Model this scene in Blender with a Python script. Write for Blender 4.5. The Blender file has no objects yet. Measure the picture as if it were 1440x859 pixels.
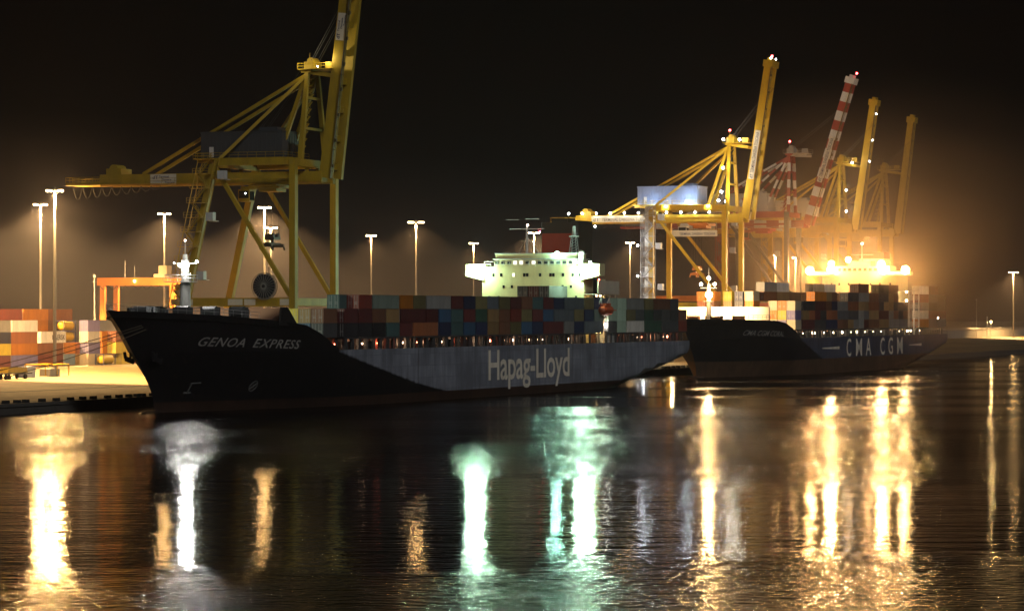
import bpy, math, random
from mathutils import Vector, Matrix
from mathutils.bvhtree import BVHTree
R = random.Random(7)
rad = math.radians
scene = bpy.context.scene
COL = scene.collection

# ------------------------------------------------------------------ site frame
TH = rad(20.9)
U = Vector((math.sin(TH), math.cos(TH), 0))        # along the quay, away from the camera
N = Vector((-math.cos(TH), math.sin(TH), 0))       # from the water towards the land
O0 = Vector((0, 648, 0))
ROT = math.atan2(U.y, U.x)
HC = 17.0
def W(s, t, z=0.0): return O0 + U*s + N*t + Vector((0, 0, z))
def ground_z(t):
    if t < 60: return 1.8 + (t-34)*0.01
    if t < 120: return 2.06 + (t-60)*(4.2-2.06)/60
    return 4.2

# ------------------------------------------------------------------ mesh builder
class MB:
    def __init__(self): self.v = []; self.f = []; self.m = []
    def add(self, vs, fs, mi=0):
        b = len(self.v); self.v += [tuple(p) for p in vs]
        self.f += [tuple(b+i for i in f) for f in fs]; self.m += [mi]*len(fs); return self
    def box(self, x0, x1, y0, y1, z0, z1, mi=0):
        vs = [(x0,y0,z0),(x1,y0,z0),(x1,y1,z0),(x0,y1,z0),(x0,y0,z1),(x1,y0,z1),(x1,y1,z1),(x0,y1,z1)]
        return self.add(vs, [(0,3,2,1),(4,5,6,7),(0,1,5,4),(1,2,6,5),(2,3,7,6),(3,0,4,7)], mi)
    def beam(self, a, b, w, h=None, mi=0, w2=None, h2=None, up=None):
        a = Vector(a); b = Vector(b); h = w if h is None else h
        w2 = w if w2 is None else w2; h2 = h if h2 is None else h2
        d = (b-a).normalized(); up = Vector(up) if up else (Vector((0,0,1)) if abs(d.z) < .95 else Vector((0,1,0)))
        x = d.cross(up).normalized(); y = x.cross(d)
        vs = []
        for p, ww, hh in ((a,w,h),(b,w2,h2)):
            for sx, sy in ((-1,-1),(1,-1),(1,1),(-1,1)): vs.append(p + x*ww/2*sx + y*hh/2*sy)
        return self.add(vs, [(3,2,1,0),(4,5,6,7),(0,1,5,4),(1,2,6,5),(2,3,7,6),(3,0,4,7)], mi)
    def tube(self, a, b, r, r2=None, n=8, mi=0, caps=True):
        a = Vector(a); b = Vector(b); r2 = r if r2 is None else r2
        d = (b-a).normalized(); up = Vector((0,0,1)) if abs(d.z) < .95 else Vector((0,1,0))
        x = d.cross(up).normalized(); y = x.cross(d); vs = []
        for p, rr in ((a,r),(b,r2)):
            for k in range(n):
                t = 2*math.pi*k/n; vs.append(p + x*rr*math.cos(t) + y*rr*math.sin(t))
        fs = [(k,(k+1)%n,n+(k+1)%n,n+k) for k in range(n)]
        if caps: fs += [tuple(range(n-1,-1,-1)), tuple(range(n,2*n))]
        return self.add(vs, fs, mi)
    def path(self, pts, r, n=5, mi=0):
        for a, b in zip(pts, pts[1:]): self.tube(a, b, r, n=n, mi=mi, caps=False)
        return self
    def ball(self, c, r, nu=10, nv=6, mi=0, sz=1.0):
        vs = []; fs = []
        for j in range(nv+1):
            th = math.pi*j/nv
            for k in range(nu):
                ph = 2*math.pi*k/nu
                vs.append((c[0]+r*math.sin(th)*math.cos(ph), c[1]+r*math.sin(th)*math.sin(ph), c[2]+r*sz*math.cos(th)))
        for j in range(nv):
            for k in range(nu): fs.append((j*nu+k, (j+1)*nu+k, (j+1)*nu+(k+1)%nu, j*nu+(k+1)%nu))
        return self.add(vs, fs, mi)
    def prism(self, poly, axis, a, b, mi=0):
        """poly of 2D points extruded along an axis: 'y' -> poly is (x,z); 'x' -> (y,z); 'z' -> (x,y)"""
        def P(p, q):
            return {'y': (p[0], q, p[1]), 'x': (q, p[0], p[1]), 'z': (p[0], p[1], q)}[axis]
        n = len(poly); vs = [P(p, a) for p in poly] + [P(p, b) for p in poly]
        fs = [(k,(k+1)%n,n+(k+1)%n,n+k) for k in range(n)] + [tuple(range(n-1,-1,-1)), tuple(range(n,2*n))]
        return self.add(vs, fs, mi)
    def rail(self, pts, h=1.1, step=2.0, r=.035, mi=0):
        for a, b in zip(pts, pts[1:]):
            a = Vector(a); b = Vector(b); n = max(1, int((b-a).length/step)); upv = Vector((0,0,h))
            for f in (1.0, .5): self.tube(a+upv*f, b+upv*f, r, n=4, mi=mi, caps=False)
            for k in range(n+1):
                p = a.lerp(b, k/n); self.tube(p, p+upv, r, n=4, mi=mi, caps=False)
        return self
    def mesh(self, name, mats, smooth=False):
        me = bpy.data.meshes.new(name); me.from_pydata(self.v, [], self.f)
        for m in (mats if isinstance(mats, (list, tuple)) else [mats]): me.materials.append(m)
        me.polygons.foreach_set('material_index', self.m)
        if smooth: me.polygons.foreach_set('use_smooth', [True]*len(self.f))
        me.update(); return me

def link(name, data, parent=None, loc=(0,0,0), rz=0.0):
    o = bpy.data.objects.new(name, data); COL.objects.link(o)
    o.location = loc; o.rotation_euler = (0,0,rz)
    if parent: o.parent = parent
    return o
def tag(o, label=None, cat=None, group=None, kind=None):
    if label: o['label'] = label
    if cat: o['category'] = cat
    if group: o['group'] = group
    if kind: o['kind'] = kind
    return o
def thing(name, label, cat, s=0, t=0, z=0, group=None):
    return tag(link(name, None, None, W(s,t,z), ROT), label, cat, group)
def part(name, mb, mats, parent, label=None, smooth=False, loc=(0,0,0)):
    o = link(name, mb.mesh(name, mats, smooth), parent, loc)
    if label: o['label'] = label
    return o
def copy_part(src, parent, loc=None):
    c = src.copy(); COL.objects.link(c); c.parent = parent
    if loc is not None: c.location = loc
    return c

# ------------------------------------------------------------------ materials
MATS = {}
def paint(name, col, rough=.5, dirt=.35, metal=0.0, scale=.6, vary=0.0, dirtcol=None):
    if name in MATS: return MATS[name]
    m = bpy.data.materials.new(name); m.use_nodes = True; nt = m.node_tree; nd = nt.nodes; lk = nt.links
    bs = nd['Principled BSDF']; bs.inputs['Roughness'].default_value = rough; bs.inputs['Metallic'].default_value = metal
    tc = nd.new('ShaderNodeTexCoord'); mp = nd.new('ShaderNodeMapping'); mp.inputs['Scale'].default_value = (1,1,.35)
    lk.new(tc.outputs['Object'], mp.inputs[0])
    nz = nd.new('ShaderNodeTexNoise'); nz.inputs['Scale'].default_value = scale; nz.inputs['Detail'].default_value = 6
    nz.inputs['Roughness'].default_value = .65; lk.new(mp.outputs[0], nz.inputs['Vector'])
    mr = nd.new('ShaderNodeMapRange'); mr.inputs[1].default_value = .42; mr.inputs[2].default_value = .75
    mr.inputs[3].default_value = 0; mr.inputs[4].default_value = dirt; lk.new(nz.outputs['Fac'], mr.inputs[0])
    mx = nd.new('ShaderNodeMix'); mx.data_type = 'RGBA'
    mx.inputs[6].default_value = (*col, 1); dc = dirtcol or tuple(c*.45+.012 for c in col); mx.inputs[7].default_value = (*dc, 1)
    lk.new(mr.outputs[0], mx.inputs[0]); out = mx.outputs[2]
    if vary:
        oi = nd.new('ShaderNodeObjectInfo'); hs = nd.new('ShaderNodeHueSaturation')
        v = nd.new('ShaderNodeMapRange'); v.inputs[3].default_value = 1-vary; v.inputs[4].default_value = 1+vary
        lk.new(oi.outputs['Random'], v.inputs[0]); lk.new(v.outputs[0], hs.inputs['Value']); lk.new(out, hs.inputs['Color']); out = hs.outputs[0]
    lk.new(out, bs.inputs['Base Color'])
    rr = nd.new('ShaderNodeMapRange'); rr.inputs[3].default_value = max(.05, rough-.08); rr.inputs[4].default_value = min(1, rough+.2)
    lk.new(nz.outputs['Fac'], rr.inputs[0]); lk.new(rr.outputs[0], bs.inputs['Roughness'])
    MATS[name] = m; return m
def glow(name, col, strength):
    if name in MATS: return MATS[name]
    m = bpy.data.materials.new(name); m.use_nodes = True; bs = m.node_tree.nodes['Principled BSDF']
    bs.inputs['Base Color'].default_value = (.8,.8,.8,1); bs.inputs['Emission Color'].default_value = (*col, 1)
    bs.inputs['Emission Strength'].default_value = strength; MATS[name] = m; return m

NA = (1.0, .57, .20); GREENISH = (.58, 1.0, .68); COOL = (.86, .94, 1.0); WHITE = (1.0, .96, .90); AMBER = (1.0, .62, .24)
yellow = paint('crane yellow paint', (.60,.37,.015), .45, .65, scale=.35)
yellow_dim = paint('crane yellow in dim light', (.42,.28,.008), .55, .7, scale=.35)  # same crane yellow, darkened in the colour to carry dimmer light
red_p = paint('crane red paint', (.36,.05,.03), .5, .3)
white_p = paint('white paint', (.72,.70,.66), .5, .3)
cream = paint('cream house paint', (.74,.665,.37), .5, .45, dirtcol=(.45,.38,.22))
grey_steel = paint('grey steel', (.22,.24,.27), .5, .4)
lt_grey = paint('light grey steel', (.50,.52,.55), .45, .35)
dk_grey = paint('dark grey steel', (.06,.062,.066), .6, .4)
black_p = paint('black paint', (.012,.012,.014), .45, .3)
rubber = paint('black rubber', (.015,.015,.016), .8, .3)
mast_m = paint('weathered mast steel', (.24,.235,.22), .6, .5, metal=.2)
galv = paint('galvanised steel', (.42,.42,.42), .4, .3, metal=.3)
orange_p = paint('orange gantry paint', (.62,.20,.03), .5, .3)
brown_p = paint('oxide brown paint', (.13,.055,.03), .6, .4)
house_red = paint('funnel red paint', (.33,.05,.03), .5, .3)
deck_green = paint('deck paint', (.06,.09,.07), .7, .4)
navy_letter = paint('dark blue lettering', (.02,.03,.10), .6, .1)
dark_letter = paint('dark lettering', (.05,.045,.05), .6, .1)
white_letter = paint('white lettering', (.8,.78,.72), .6, .35)
hapag_letter = paint('weathered white lettering', (.86,.80,.68), .6, .6, scale=.4, dirtcol=(.42,.38,.31))
grey_letter = paint('grey lettering', (.34,.33,.31), .6, .6, scale=1.2, dirtcol=(.05,.05,.05))  # grey for the bow names, darker than the side lettering
mark_letter = paint('dark grey hull mark', (.10,.10,.10), .6, .6, scale=1.2, dirtcol=(.02,.02,.02))  # near-black grey for the bow marks
sign_white = paint('sign panel white', (.70,.64,.52), .6, .25)
glass = paint('dark window glass', (.012,.015,.02), .1, .0)
lit_glass = glow('lit window', (1,.95,.8), 1.6)
rope_m = paint('mooring rope', (.09,.07,.045), .9, .3)
lifeboat_m = paint('lifeboat orange', (.55,.10,.03), .5, .2)
concrete = paint('concrete block', (.30,.29,.26), .85, .4)

# ------------------------------------------------------------------ writing
def text_2d(body, size=1.0, shear=0.0, offset=0.0, spacing=1.0, xscale=1.0):
    cu = bpy.data.curves.new('lettering_curve', 'FONT'); cu.body = body; cu.size = size; cu.shear = shear
    cu.offset = offset; cu.space_character = spacing; cu.resolution_u = 3; cu.fill_mode = 'FRONT'
    o = bpy.data.objects.new('lettering_curve', cu); COL.objects.link(o)
    bpy.context.view_layer.update(); dg = bpy.context.evaluated_depsgraph_get()
    me = bpy.data.meshes.new_from_object(o.evaluated_get(dg))
    vs = [(v.co.x*xscale, v.co.y) for v in me.vertices]; fs = [tuple(p.vertices) for p in me.polygons]
    bpy.data.objects.remove(o); bpy.data.curves.remove(cu); bpy.data.meshes.remove(me)
    x0 = min(v[0] for v in vs); x1 = max(v[0] for v in vs); y0 = min(v[1] for v in vs)
    return [(a-x0, b) for a, b in vs], fs, x1-x0
def lettering(name, body, size, fn, mat, parent, width=None, **kw):
    vs, fs, w = text_2d(body, size, **kw); k = 1.0 if width is None else width/w
    mb = MB(); mb.add([fn(a*k, b) for a, b in vs], fs)
    return part(name, mb, mat, parent)

# ------------------------------------------------------------------ lights
def point(parent, loc, watts, col, radius=.5, name='lamp_light'):
    l = bpy.data.lights.new(name, 'POINT'); l.energy = watts; l.color = col; l.shadow_soft_size = radius
    return link(name, l, parent, loc)
def spot(parent, loc, watts, col, angle, blend, radius=.6, direction=None, name='lamp_light'):
    l = bpy.data.lights.new(name, 'SPOT'); l.energy = watts; l.color = col; l.shadow_soft_size = radius
    l.spot_size = rad(angle); l.spot_blend = blend
    o = link(name, l, parent, loc)
    if direction is not None: o.rotation_euler = Vector(direction).to_track_quat('-Z', 'Y').to_euler()
    return o
_ball = {}
def bulb(parent, loc, r, col, strength, name='lamp', key=None, sz=1.0):
    k = (round(r,2), col, strength, sz)
    if k not in _ball:
        _ball[k] = MB().ball((0,0,0), r, 10, 6, sz=sz).mesh('lamp', glow('lamp %d %.2f %.2f' % (strength, col[1], col[2]), col, strength), True)
    return link(name, _ball[k], parent, loc)

# ================================================================== SETTING
def water():
    m = bpy.data.materials.new('harbour water'); m.use_nodes = True; nt = m.node_tree; nd = nt.nodes; lk = nt.links
    bs = nd['Principled BSDF']; bs.inputs['Base Color'].default_value = (.0015,.002,.0025,1); bs.inputs['IOR'].default_value = 1.33
    tc = nd.new('ShaderNodeTexCoord')
    def noise(scale, sx, sy, det=3, rot=0.0):
        mp = nd.new('ShaderNodeMapping'); mp.inputs['Scale'].default_value = (sx, sy, 1); mp.inputs['Rotation'].default_value = (0,0,rot)
        lk.new(tc.outputs['Object'], mp.inputs[0])
        n = nd.new('ShaderNodeTexNoise'); n.inputs['Scale'].default_value = scale; n.inputs['Detail'].default_value = det
        lk.new(mp.outputs[0], n.inputs['Vector']); return n.outputs['Fac']
    def math_(op, a, b):
        n = nd.new('ShaderNodeMath'); n.operation = op
        for i, x in enumerate((a, b)):
            if isinstance(x, (int, float)): n.inputs[i].default_value = x
            else: lk.new(x, n.inputs[i])
        return n.outputs[0]
    def mrange(x, a, b, c, d):
        n = nd.new('ShaderNodeMapRange'); n.interpolation_type = 'SMOOTHSTEP'
        for i, v in enumerate((a, b, c, d)): n.inputs[i+1].default_value = v
        lk.new(x, n.inputs[0]); return n.outputs[0]
    sep = nd.new('ShaderNodeSeparateXYZ'); lk.new(tc.outputs['Object'], sep.inputs[0])
    Yc = sep.outputs['Y']
    wob = math_('MULTIPLY', math_('SUBTRACT', noise(.012, 1, 2.2, 4), .5), math_('MULTIPLY', Yc, .22))
    yd = math_('ADD', Yc, wob)
    ydn = math_('ADD', yd, math_('MULTIPLY', math_('SUBTRACT', noise(.05, .8, 1.5, 5), .5), 34))
    near = mrange(math_('SUBTRACT', ydn, math_('MULTIPLY', sep.outputs['X'], .38)), 180, 216, 1, 0)                                     # ruffled by the breeze
    band = math_('MULTIPLY', mrange(yd, 300, 375, 0, 1), mrange(yd, 500, 570, 1, 0))
    patch = math_('MULTIPLY', mrange(noise(.02, .16, 1.1, 4), .50, .60, 0, 1), mrange(yd, 520, 600, 0, .8))
    cat = mrange(noise(.016, .25, 1.5, 4), .40, .60, .35, 1)              # light gusts inside the band
    ruf = math_('MINIMUM', math_('ADD', near, math_('ADD', math_('MULTIPLY', math_('MULTIPLY', band, cat), 1.1), patch)), 1.0)
    lk.new(math_('ADD', math_('MULTIPLY', ruf, .06), .06), bs.inputs['Roughness'])
    tiny = noise(2.6, .8, 1.2, 2); fine = noise(.9, .8, 1.0, 2); mid = noise(.25, .7, 1.6, 2); big = noise(.06, .5, 1.4, 2)
    calm_h = math_('ADD', math_('ADD', math_('MULTIPLY', tiny, .012), math_('MULTIPLY', fine, .030)), math_('ADD', math_('MULTIPLY', mid, .075), math_('MULTIPLY', big, .10)))
    ruf_h = math_('ADD', math_('MULTIPLY', tiny, .09), math_('MULTIPLY', fine, .36))
    bp = nd.new('ShaderNodeBump'); bp.inputs['Strength'].default_value = 1.0; bp.inputs['Distance'].default_value = 1.0
    df = nd.new('ShaderNodeBsdfDiffuse'); df.inputs['Color'].default_value = (.0025,.003,.0035,1); ms = nd.new('ShaderNodeMixShader'); ms.inputs[0].default_value = .36  # dark diffuse share stands in for shaded wave facets
    lk.new(bs.outputs[0], ms.inputs[1]); lk.new(df.outputs[0], ms.inputs[2]); lk.new(ms.outputs[0], nd['Material Output'].inputs['Surface'])
    lk.new(math_('ADD', calm_h, math_('MULTIPLY', ruf_h, ruf)), bp.inputs['Height']); lk.new(bp.outputs[0], bs.inputs['Normal'])
    mb = MB(); mb.add([(-2500,-300,0),(3500,-300,0),(3500,6000,0),(-2500,6000,0)], [(0,1,2,3)])
    o = link('water', mb.mesh('water', m)); tag(o, 'dark rippled harbour water reflecting the lamps', kind='structure')
water()

def quay():
    m = bpy.data.materials.new('quay paving'); m.use_nodes = True; nt = m.node_tree; nd = nt.nodes; lk = nt.links
    bs = nd['Principled BSDF']; bs.inputs['Roughness'].default_value = .75
    tc = nd.new('ShaderNodeTexCoord'); mp = nd.new('ShaderNodeMapping'); mp.inputs['Scale'].default_value = (.35,1.0,1)
    lk.new(tc.outputs['Object'], mp.inputs[0])
    n1 = nd.new('ShaderNodeTexNoise'); n1.inputs['Scale'].default_value = .06; n1.inputs['Detail'].default_value = 8; n1.inputs['Roughness'].default_value = .65
    lk.new(mp.outputs[0], n1.inputs['Vector'])
    n2 = nd.new('ShaderNodeTexNoise'); n2.inputs['Scale'].default_value = .5; n2.inputs['Detail'].default_value = 6
    lk.new(mp.outputs[0], n2.inputs['Vector'])
    r = nd.new('ShaderNodeValToRGB'); e = r.color_ramp.elements
    e[0].position = .36; e[0].color = (.115,.092,.055,1); e[1].position = .56; e[1].color = (.27,.195,.10,1)
    mx = nd.new('ShaderNodeMath'); mx.operation = 'MULTIPLY_ADD'; mx.inputs[1].default_value = .35; 
    lk.new(n2.outputs['Fac'], mx.inputs[0])
    m2 = nd.new('ShaderNodeMath'); m2.operation = 'MULTIPLY'; m2.inputs[1].default_value = .68; lk.new(n1.outputs['Fac'], m2.inputs[0])
    lk.new(m2.outputs[0], mx.inputs[2]); lk.new(mx.outputs[0], r.inputs[0]); lk.new(r.outputs[0], bs.inputs['Base Color'])
    wall = paint('quay wall concrete', (.085,.078,.07), .9, .6)
    mb = MB(); S0, S1 = -700, 4200
    ts = [34, 34.6, 60, 120, 4000]
    zs = [ground_z(t) for t in ts]
    for a in range(4):
        mb.add([(S0,ts[a],zs[a]),(S1,ts[a],zs[a]),(S1,ts[a+1],zs[a+1]),(S0,ts[a+1],zs[a+1])], [(0,1,2,3)])
    mb.add([(S0,34,-2),(S1,34,-2),(S1,34,1.8),(S0,34,1.8)], [(0,1,2,3)], 1)
    mb.box(S0, S1, 33.75, 34.0, 1.25, 1.83, 1)      # cope beam
    o = link('quay', mb.mesh('quay', [m, wall]), None, O0, ROT); tag(o, 'lit concrete quay and container yard', kind='structure')
quay()
def crane_rails():
    mb = MB()
    for t in (36.6, 37.4, 64.6, 65.4): mb.box(-700, 2500, t-.09, t+.09, ground_z(t)+.004, ground_z(t)+.03)
    for t in (37, 65): mb.add([(-700,t-.28,ground_z(t)+.008),(2500,t-.28,ground_z(t)+.008),(2500,t+.28,ground_z(t)+.008),(-700,t+.28,ground_z(t)+.008)], [(0,1,2,3)])
    o = link('crane_rails', mb.mesh('crane_rails', dk_grey), None, O0, ROT); tag(o, 'dark crane rails set in the quay', kind='structure')
    mb = MB()
    for t in (70.5, 86, 103): mb.add([(-300,t,ground_z(t)+.012),(900,t,ground_z(t)+.012),(900,t+.35,ground_z(t+.35)+.012),(-300,t+.35,ground_z(t+.35)+.012)], [(0,1,2,3)])
    o = link('road_markings', mb.mesh('road_markings', paint('worn lane paint', (.42,.36,.14), .8, .9, scale=.8, dirtcol=(.2,.17,.1))), None, O0, ROT); tag(o, 'worn lane lines on the quay', kind='structure')
crane_rails()

# ================================================================== SHIPS
def interp(tab, x):
    if x <= tab[0][0]: return tab[0][1]
    for (a, b), (c, d) in zip(tab, tab[1:]):
        if x <= c: return b + (d-b)*(x-a)/(c-a)
    return tab[-1][1]
STEM = [(-2,-128.0),(0,-128.5),(3,-129.5),(6,-132.0),(9.8,-136.0),(14,-140.8),(17.5,-145.6)]
FULLB = [(-2,-54),(0,-58),(5,-74),(10,-88),(17.5,-103)]
POW = [(-2,1.7),(0,1.8),(10,2.1),(17.5,1.72)]

def hull_material(name, side, black, boot, boot_z, curve):
    """side paint, black bow (painted shade on the farther ship) swept down along curve (x vs z table in hull coordinates), oxide boot-topping"""
    m = bpy.data.materials.new(name); m.use_nodes = True; nt = m.node_tree; nd = nt.nodes; lk = nt.links
    bs = nd['Principled BSDF']; bs.inputs['Roughness'].default_value = .5
    tc = nd.new('ShaderNodeTexCoord'); sp = nd.new('ShaderNodeSeparateXYZ'); lk.new(tc.outputs['Object'], sp.inputs[0])
    def gt(x, v, soft=.02):
        n = nd.new('ShaderNodeMapRange'); n.inputs[1].default_value = v-soft; n.inputs[2].default_value = v+soft; lk.new(x, n.inputs[0]); return n.outputs[0]
    # plating seams + streaks
    mp = nd.new('ShaderNodeMapping'); mp.inputs['Scale'].default_value = (.9,.9,.12); lk.new(tc.outputs['Object'], mp.inputs[0])
    nz = nd.new('ShaderNodeTexNoise'); nz.inputs['Scale'].default_value = .7; nz.inputs['Detail'].default_value = 8; nz.inputs['Roughness'].default_value = .7
    lk.new(mp.outputs[0], nz.inputs['Vector'])
    n3 = nd.new('ShaderNodeTexNoise'); n3.inputs['Scale'].default_value = .12; n3.inputs['Detail'].default_value = 5; lk.new(tc.outputs['Object'], n3.inputs['Vector'])
    ad = nd.new('ShaderNodeMath'); ad.operation = 'MULTIPLY'; lk.new(nz.outputs['Fac'], ad.inputs[0]); lk.new(n3.outputs['Fac'], ad.inputs[1])
    vr = nd.new('ShaderNodeMapRange'); vr.inputs[1].default_value = .15; vr.inputs[2].default_value = .36; vr.inputs[3].default_value = .55; vr.inputs[4].default_value = 1.15
    cv_ = nd.new('ShaderNodeCombineXYZ'); lk.new(sp.outputs['X'], cv_.inputs[0]); lk.new(sp.outputs['Z'], cv_.inputs[1])
    bk = nd.new('ShaderNodeTexBrick'); bk.inputs['Scale'].default_value = 1; bk.inputs['Brick Width'].default_value = 9.0; bk.inputs['Row Height'].default_value = 2.3
    bk.inputs['Mortar Size'].default_value = .05; bk.inputs['Mortar Smooth'].default_value = .6; bk.inputs['Color1'].default_value = (1,1,1,1); bk.inputs['Color2'].default_value = (.76,.76,.76,1); bk.inputs['Mortar'].default_value = (.42,.42,.42,1)
    lk.new(cv_.outputs[0], bk.inputs['Vector'])
    pm_ = nd.new('ShaderNodeMath'); pm_.operation = 'MULTIPLY'; lk.new(ad.outputs[0], pm_.inputs[0]); lk.new(bk.outputs['Color'], pm_.inputs[1])
    lk.new(pm_.outputs[0], vr.inputs[0])
    bmp = nd.new('ShaderNodeBump'); bmp.inputs['Strength'].default_value = .5; bmp.inputs['Distance'].default_value = .12; lk.new(n3.outputs['Fac'], bmp.inputs['Height']); lk.new(bmp.outputs[0], bs.inputs['Normal'])
    mr_ = nd.new('ShaderNodeMapping'); mr_.inputs['Scale'].default_value = (1.6,1.6,.07); lk.new(tc.outputs['Object'], mr_.inputs[0])
    rz_ = nd.new('ShaderNodeTexNoise'); rz_.inputs['Scale'].default_value = .8; rz_.inputs['Detail'].default_value = 4; lk.new(mr_.outputs[0], rz_.inputs['Vector'])
    rust = nd.new('ShaderNodeMapRange'); rust.inputs[1].default_value = .60; rust.inputs[2].default_value = .74; rust.inputs[3].default_value = 0; rust.inputs[4].default_value = .55; lk.new(rz_.outputs['Fac'], rust.inputs[0])
    def mix(f, a, b):
        x = nd.new('ShaderNodeMix'); x.data_type = 'RGBA'
        for i, c in ((6,a),(7,b)):
            if isinstance(c, tuple): x.inputs[i].default_value = (*c,1)
            else: lk.new(c, x.inputs[i])
        lk.new(f, x.inputs[0]); return x.outputs[2]
    c = side
    if curve:
        fc = nd.new('ShaderNodeFloatCurve'); cv = fc.mapping.curves[0]
        # normalised: z 0..20 -> x -150..0
        pts = [(z/20, (x+150)/150) for z, x in curve]
        while len(cv.points) < len(pts): cv.points.new(.5,.5)
        for p, q in zip(cv.points, pts): p.location = q; p.handle_type = 'VECTOR'
        fc.mapping.update()
        zn = nd.new('ShaderNodeMath'); zn.operation = 'MULTIPLY'; zn.inputs[1].default_value = .05; lk.new(sp.outputs['Z'], zn.inputs[0])
        lk.new(zn.outputs[0], fc.inputs['Value'])
        xn = nd.new('ShaderNodeMath'); xn.operation = 'MULTIPLY_ADD'; xn.inputs[1].default_value = 1/150; xn.inputs[2].default_value = 1; lk.new(sp.outputs['X'], xn.inputs[0])
        df = nd.new('ShaderNodeMath'); df.operation = 'SUBTRACT'; lk.new(xn.outputs[0], df.inputs[0]); lk.new(fc.outputs[0], df.inputs[1])
        wb = nd.new('ShaderNodeMath'); wb.operation = 'MULTIPLY_ADD'; wb.inputs[1].default_value = .03; lk.new(nz.outputs['Fac'], wb.inputs[0]); lk.new(df.outputs[0], wb.inputs[2])
        c = mix(gt(wb.outputs[0], .015, .008), black, side)
    c = mix(gt(sp.outputs['Z'], boot_z, .04), boot, c)
    c = mix(rust.outputs[0], c, tuple(.4*x+.6*y for x, y in zip(side, (.10,.05,.025))) if not curve else (.055,.035,.025))
    mu = nd.new('ShaderNodeMix'); mu.data_type = 'RGBA'; mu.blend_type = 'MULTIPLY'; mu.inputs[0].default_value = 1
    if isinstance(c, tuple): mu.inputs[6].default_value = (*c,1)
    else: lk.new(c, mu.inputs[6])
    cb = nd.new('ShaderNodeCombineColor')
    for k in range(3): lk.new(vr.outputs[0], cb.inputs[k])
    lk.new(cb.outputs[0], mu.inputs[7]); lk.new(mu.outputs[2], bs.inputs['Base Color'])
    return m

def make_hull(root, mat, stern, zbow, zdeck, sheer, step=(-107,-87)):
    B = 16.1
    FULLE = [(-2,40),(0,52),(2.4,74),(5,99),(9,121),(20,121)]
    ENDS = [(-2,100),(0,104),(2,109),(3.5,114),(6,121),(20,121)]
    sh = stern-121
    def stem(z): return interp(STEM, z)
    def hb(s, z):
        s0, s1 = stem(z), interp(FULLB, z); w = 1.0
        if s < s1: q = max(0,(s-s0)/(s1-s0)); w = 1-(1-q)**interp(POW, z)
        e0, e1 = interp(FULLE, z)+sh, interp([(-2,100),(0,104),(2,112),(3.5,121),(6,140),(9,190),(20,260)], z)+sh
        if s > e0 and e1 > e0: q = min(1,(s-e0)/(e1-e0)); w *= 1-q**2
        return B*max(w, 0)
    def ztop(s): return interp(sheer, s)
    zl = [-2,-.6,0,.8,1.6,2.4,3.2,4.2,5.2,6.2,7.2,8.2,9.2,zdeck]
    fr = [0,.002,.006,.012,.02,.03,.045,.06,.08,.1,.125,.15,.18,.21,.25,.3,.36,.45,.55,.65,.74,.8,.84,.88,.91,.94,.96,.98,.99,1]
    mb = MB(); grids = []
    for side in (-1, 1):
        g = []
        for z in zl:
            a, b = stem(z), interp(ENDS, z)+sh
            g.append([(a+(b-a)*f, side*hb(a+(b-a)*f, z), z) for f in fr])
        # rows above the main deck: forecastle side up to the sheer line
        for k in range(1, 5):
            row = []
            for f in fr[:24]:
                q = min(1, f/fr[23]); z = zdeck
                for _ in range(4):
                    s = stem(z)+(step[1]-stem(z))*q; z = zdeck+(max(ztop(s), zdeck)-zdeck)*k/4
                row.append((s, side*hb(s, z), z))
            g.append(row)
        # match: row zdeck restricted to the forecastle range
        grids.append(g)
        nz = len(zl)
        for j in range(nz-1):
            for i in range(len(fr)-1):
                q = [g[j][i], g[j][i+1], g[j+1][i+1], g[j+1][i]]
                mb.add(q, [(0,1,2,3)] if side < 0 else [(3,2,1,0)])
        base = []
        for f in fr[:24]:
            s = stem(zdeck)+(step[1]-stem(zdeck))*f/fr[23]; base.append((s, side*hb(s, zdeck), zdeck))
        rows = [base] + g[nz:]
        for j in range(4):
            for i in range(23):
                q = [rows[j][i], rows[j][i+1], rows[j+1][i+1], rows[j+1][i]]
                mb.add(q, [(0,1,2,3)] if side < 0 else [(3,2,1,0)])
    nz = len(zl); a, b = grids
    for j in range(nz-1):                                   # transom
        mb.add([a[j][-1], b[j][-1], b[j+1][-1], a[j+1][-1]], [(0,1,2,3)])
    for i in range(len(fr)-1):                              # main deck, a little below the edge
        mb.add([(p[0],p[1],p[2]-.02) for p in (a[nz-1][i], a[nz-1][i+1], b[nz-1][i+1], b[nz-1][i])], [(0,1,2,3)], 1)
    for i in range(23):                                     # forecastle deck, below the bulwark top
        mb.add([(p[0],p[1]*.995,p[2]-1.0*min(1,(p[2]-zdeck)/3)) for p in (a[-1][i], a[-1][i+1], b[-1][i+1], b[-1][i])], [(0,1,2,3)], 1)
    o = part('hull', mb, [mat, deck_green], root, smooth=True)
    me = o.data
    bm_tree = BVHTree.FromPolygons([v.co for v in me.vertices], [tuple(p.vertices) for p in me.polygons if p.material_index == 0])
    # crisp shading: weld and keep flats sharp by angle
    import bmesh
    bm = bmesh.new(); bm.from_mesh(me); bmesh.ops.remove_doubles(bm, verts=bm.verts, dist=.001); 
    for f in bm.faces: f.smooth = True
    for e in bm.edges:
        if len(e.link_faces) == 2 and e.link_faces[0].normal.length and e.link_faces[1].normal.length:
            e.smooth = e.calc_face_angle(0) < rad(28)
        else: e.smooth = False
    bm.to_mesh(me); bm.free()
    return hb, bm_tree

def on_port(tree, s, z, off=.06):
    h = tree.ray_cast(Vector((s,-40,z)), Vector((0,1,0)))
    y = h[0].y if h[0] else -16.1
    return (s, y-off, z)

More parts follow.
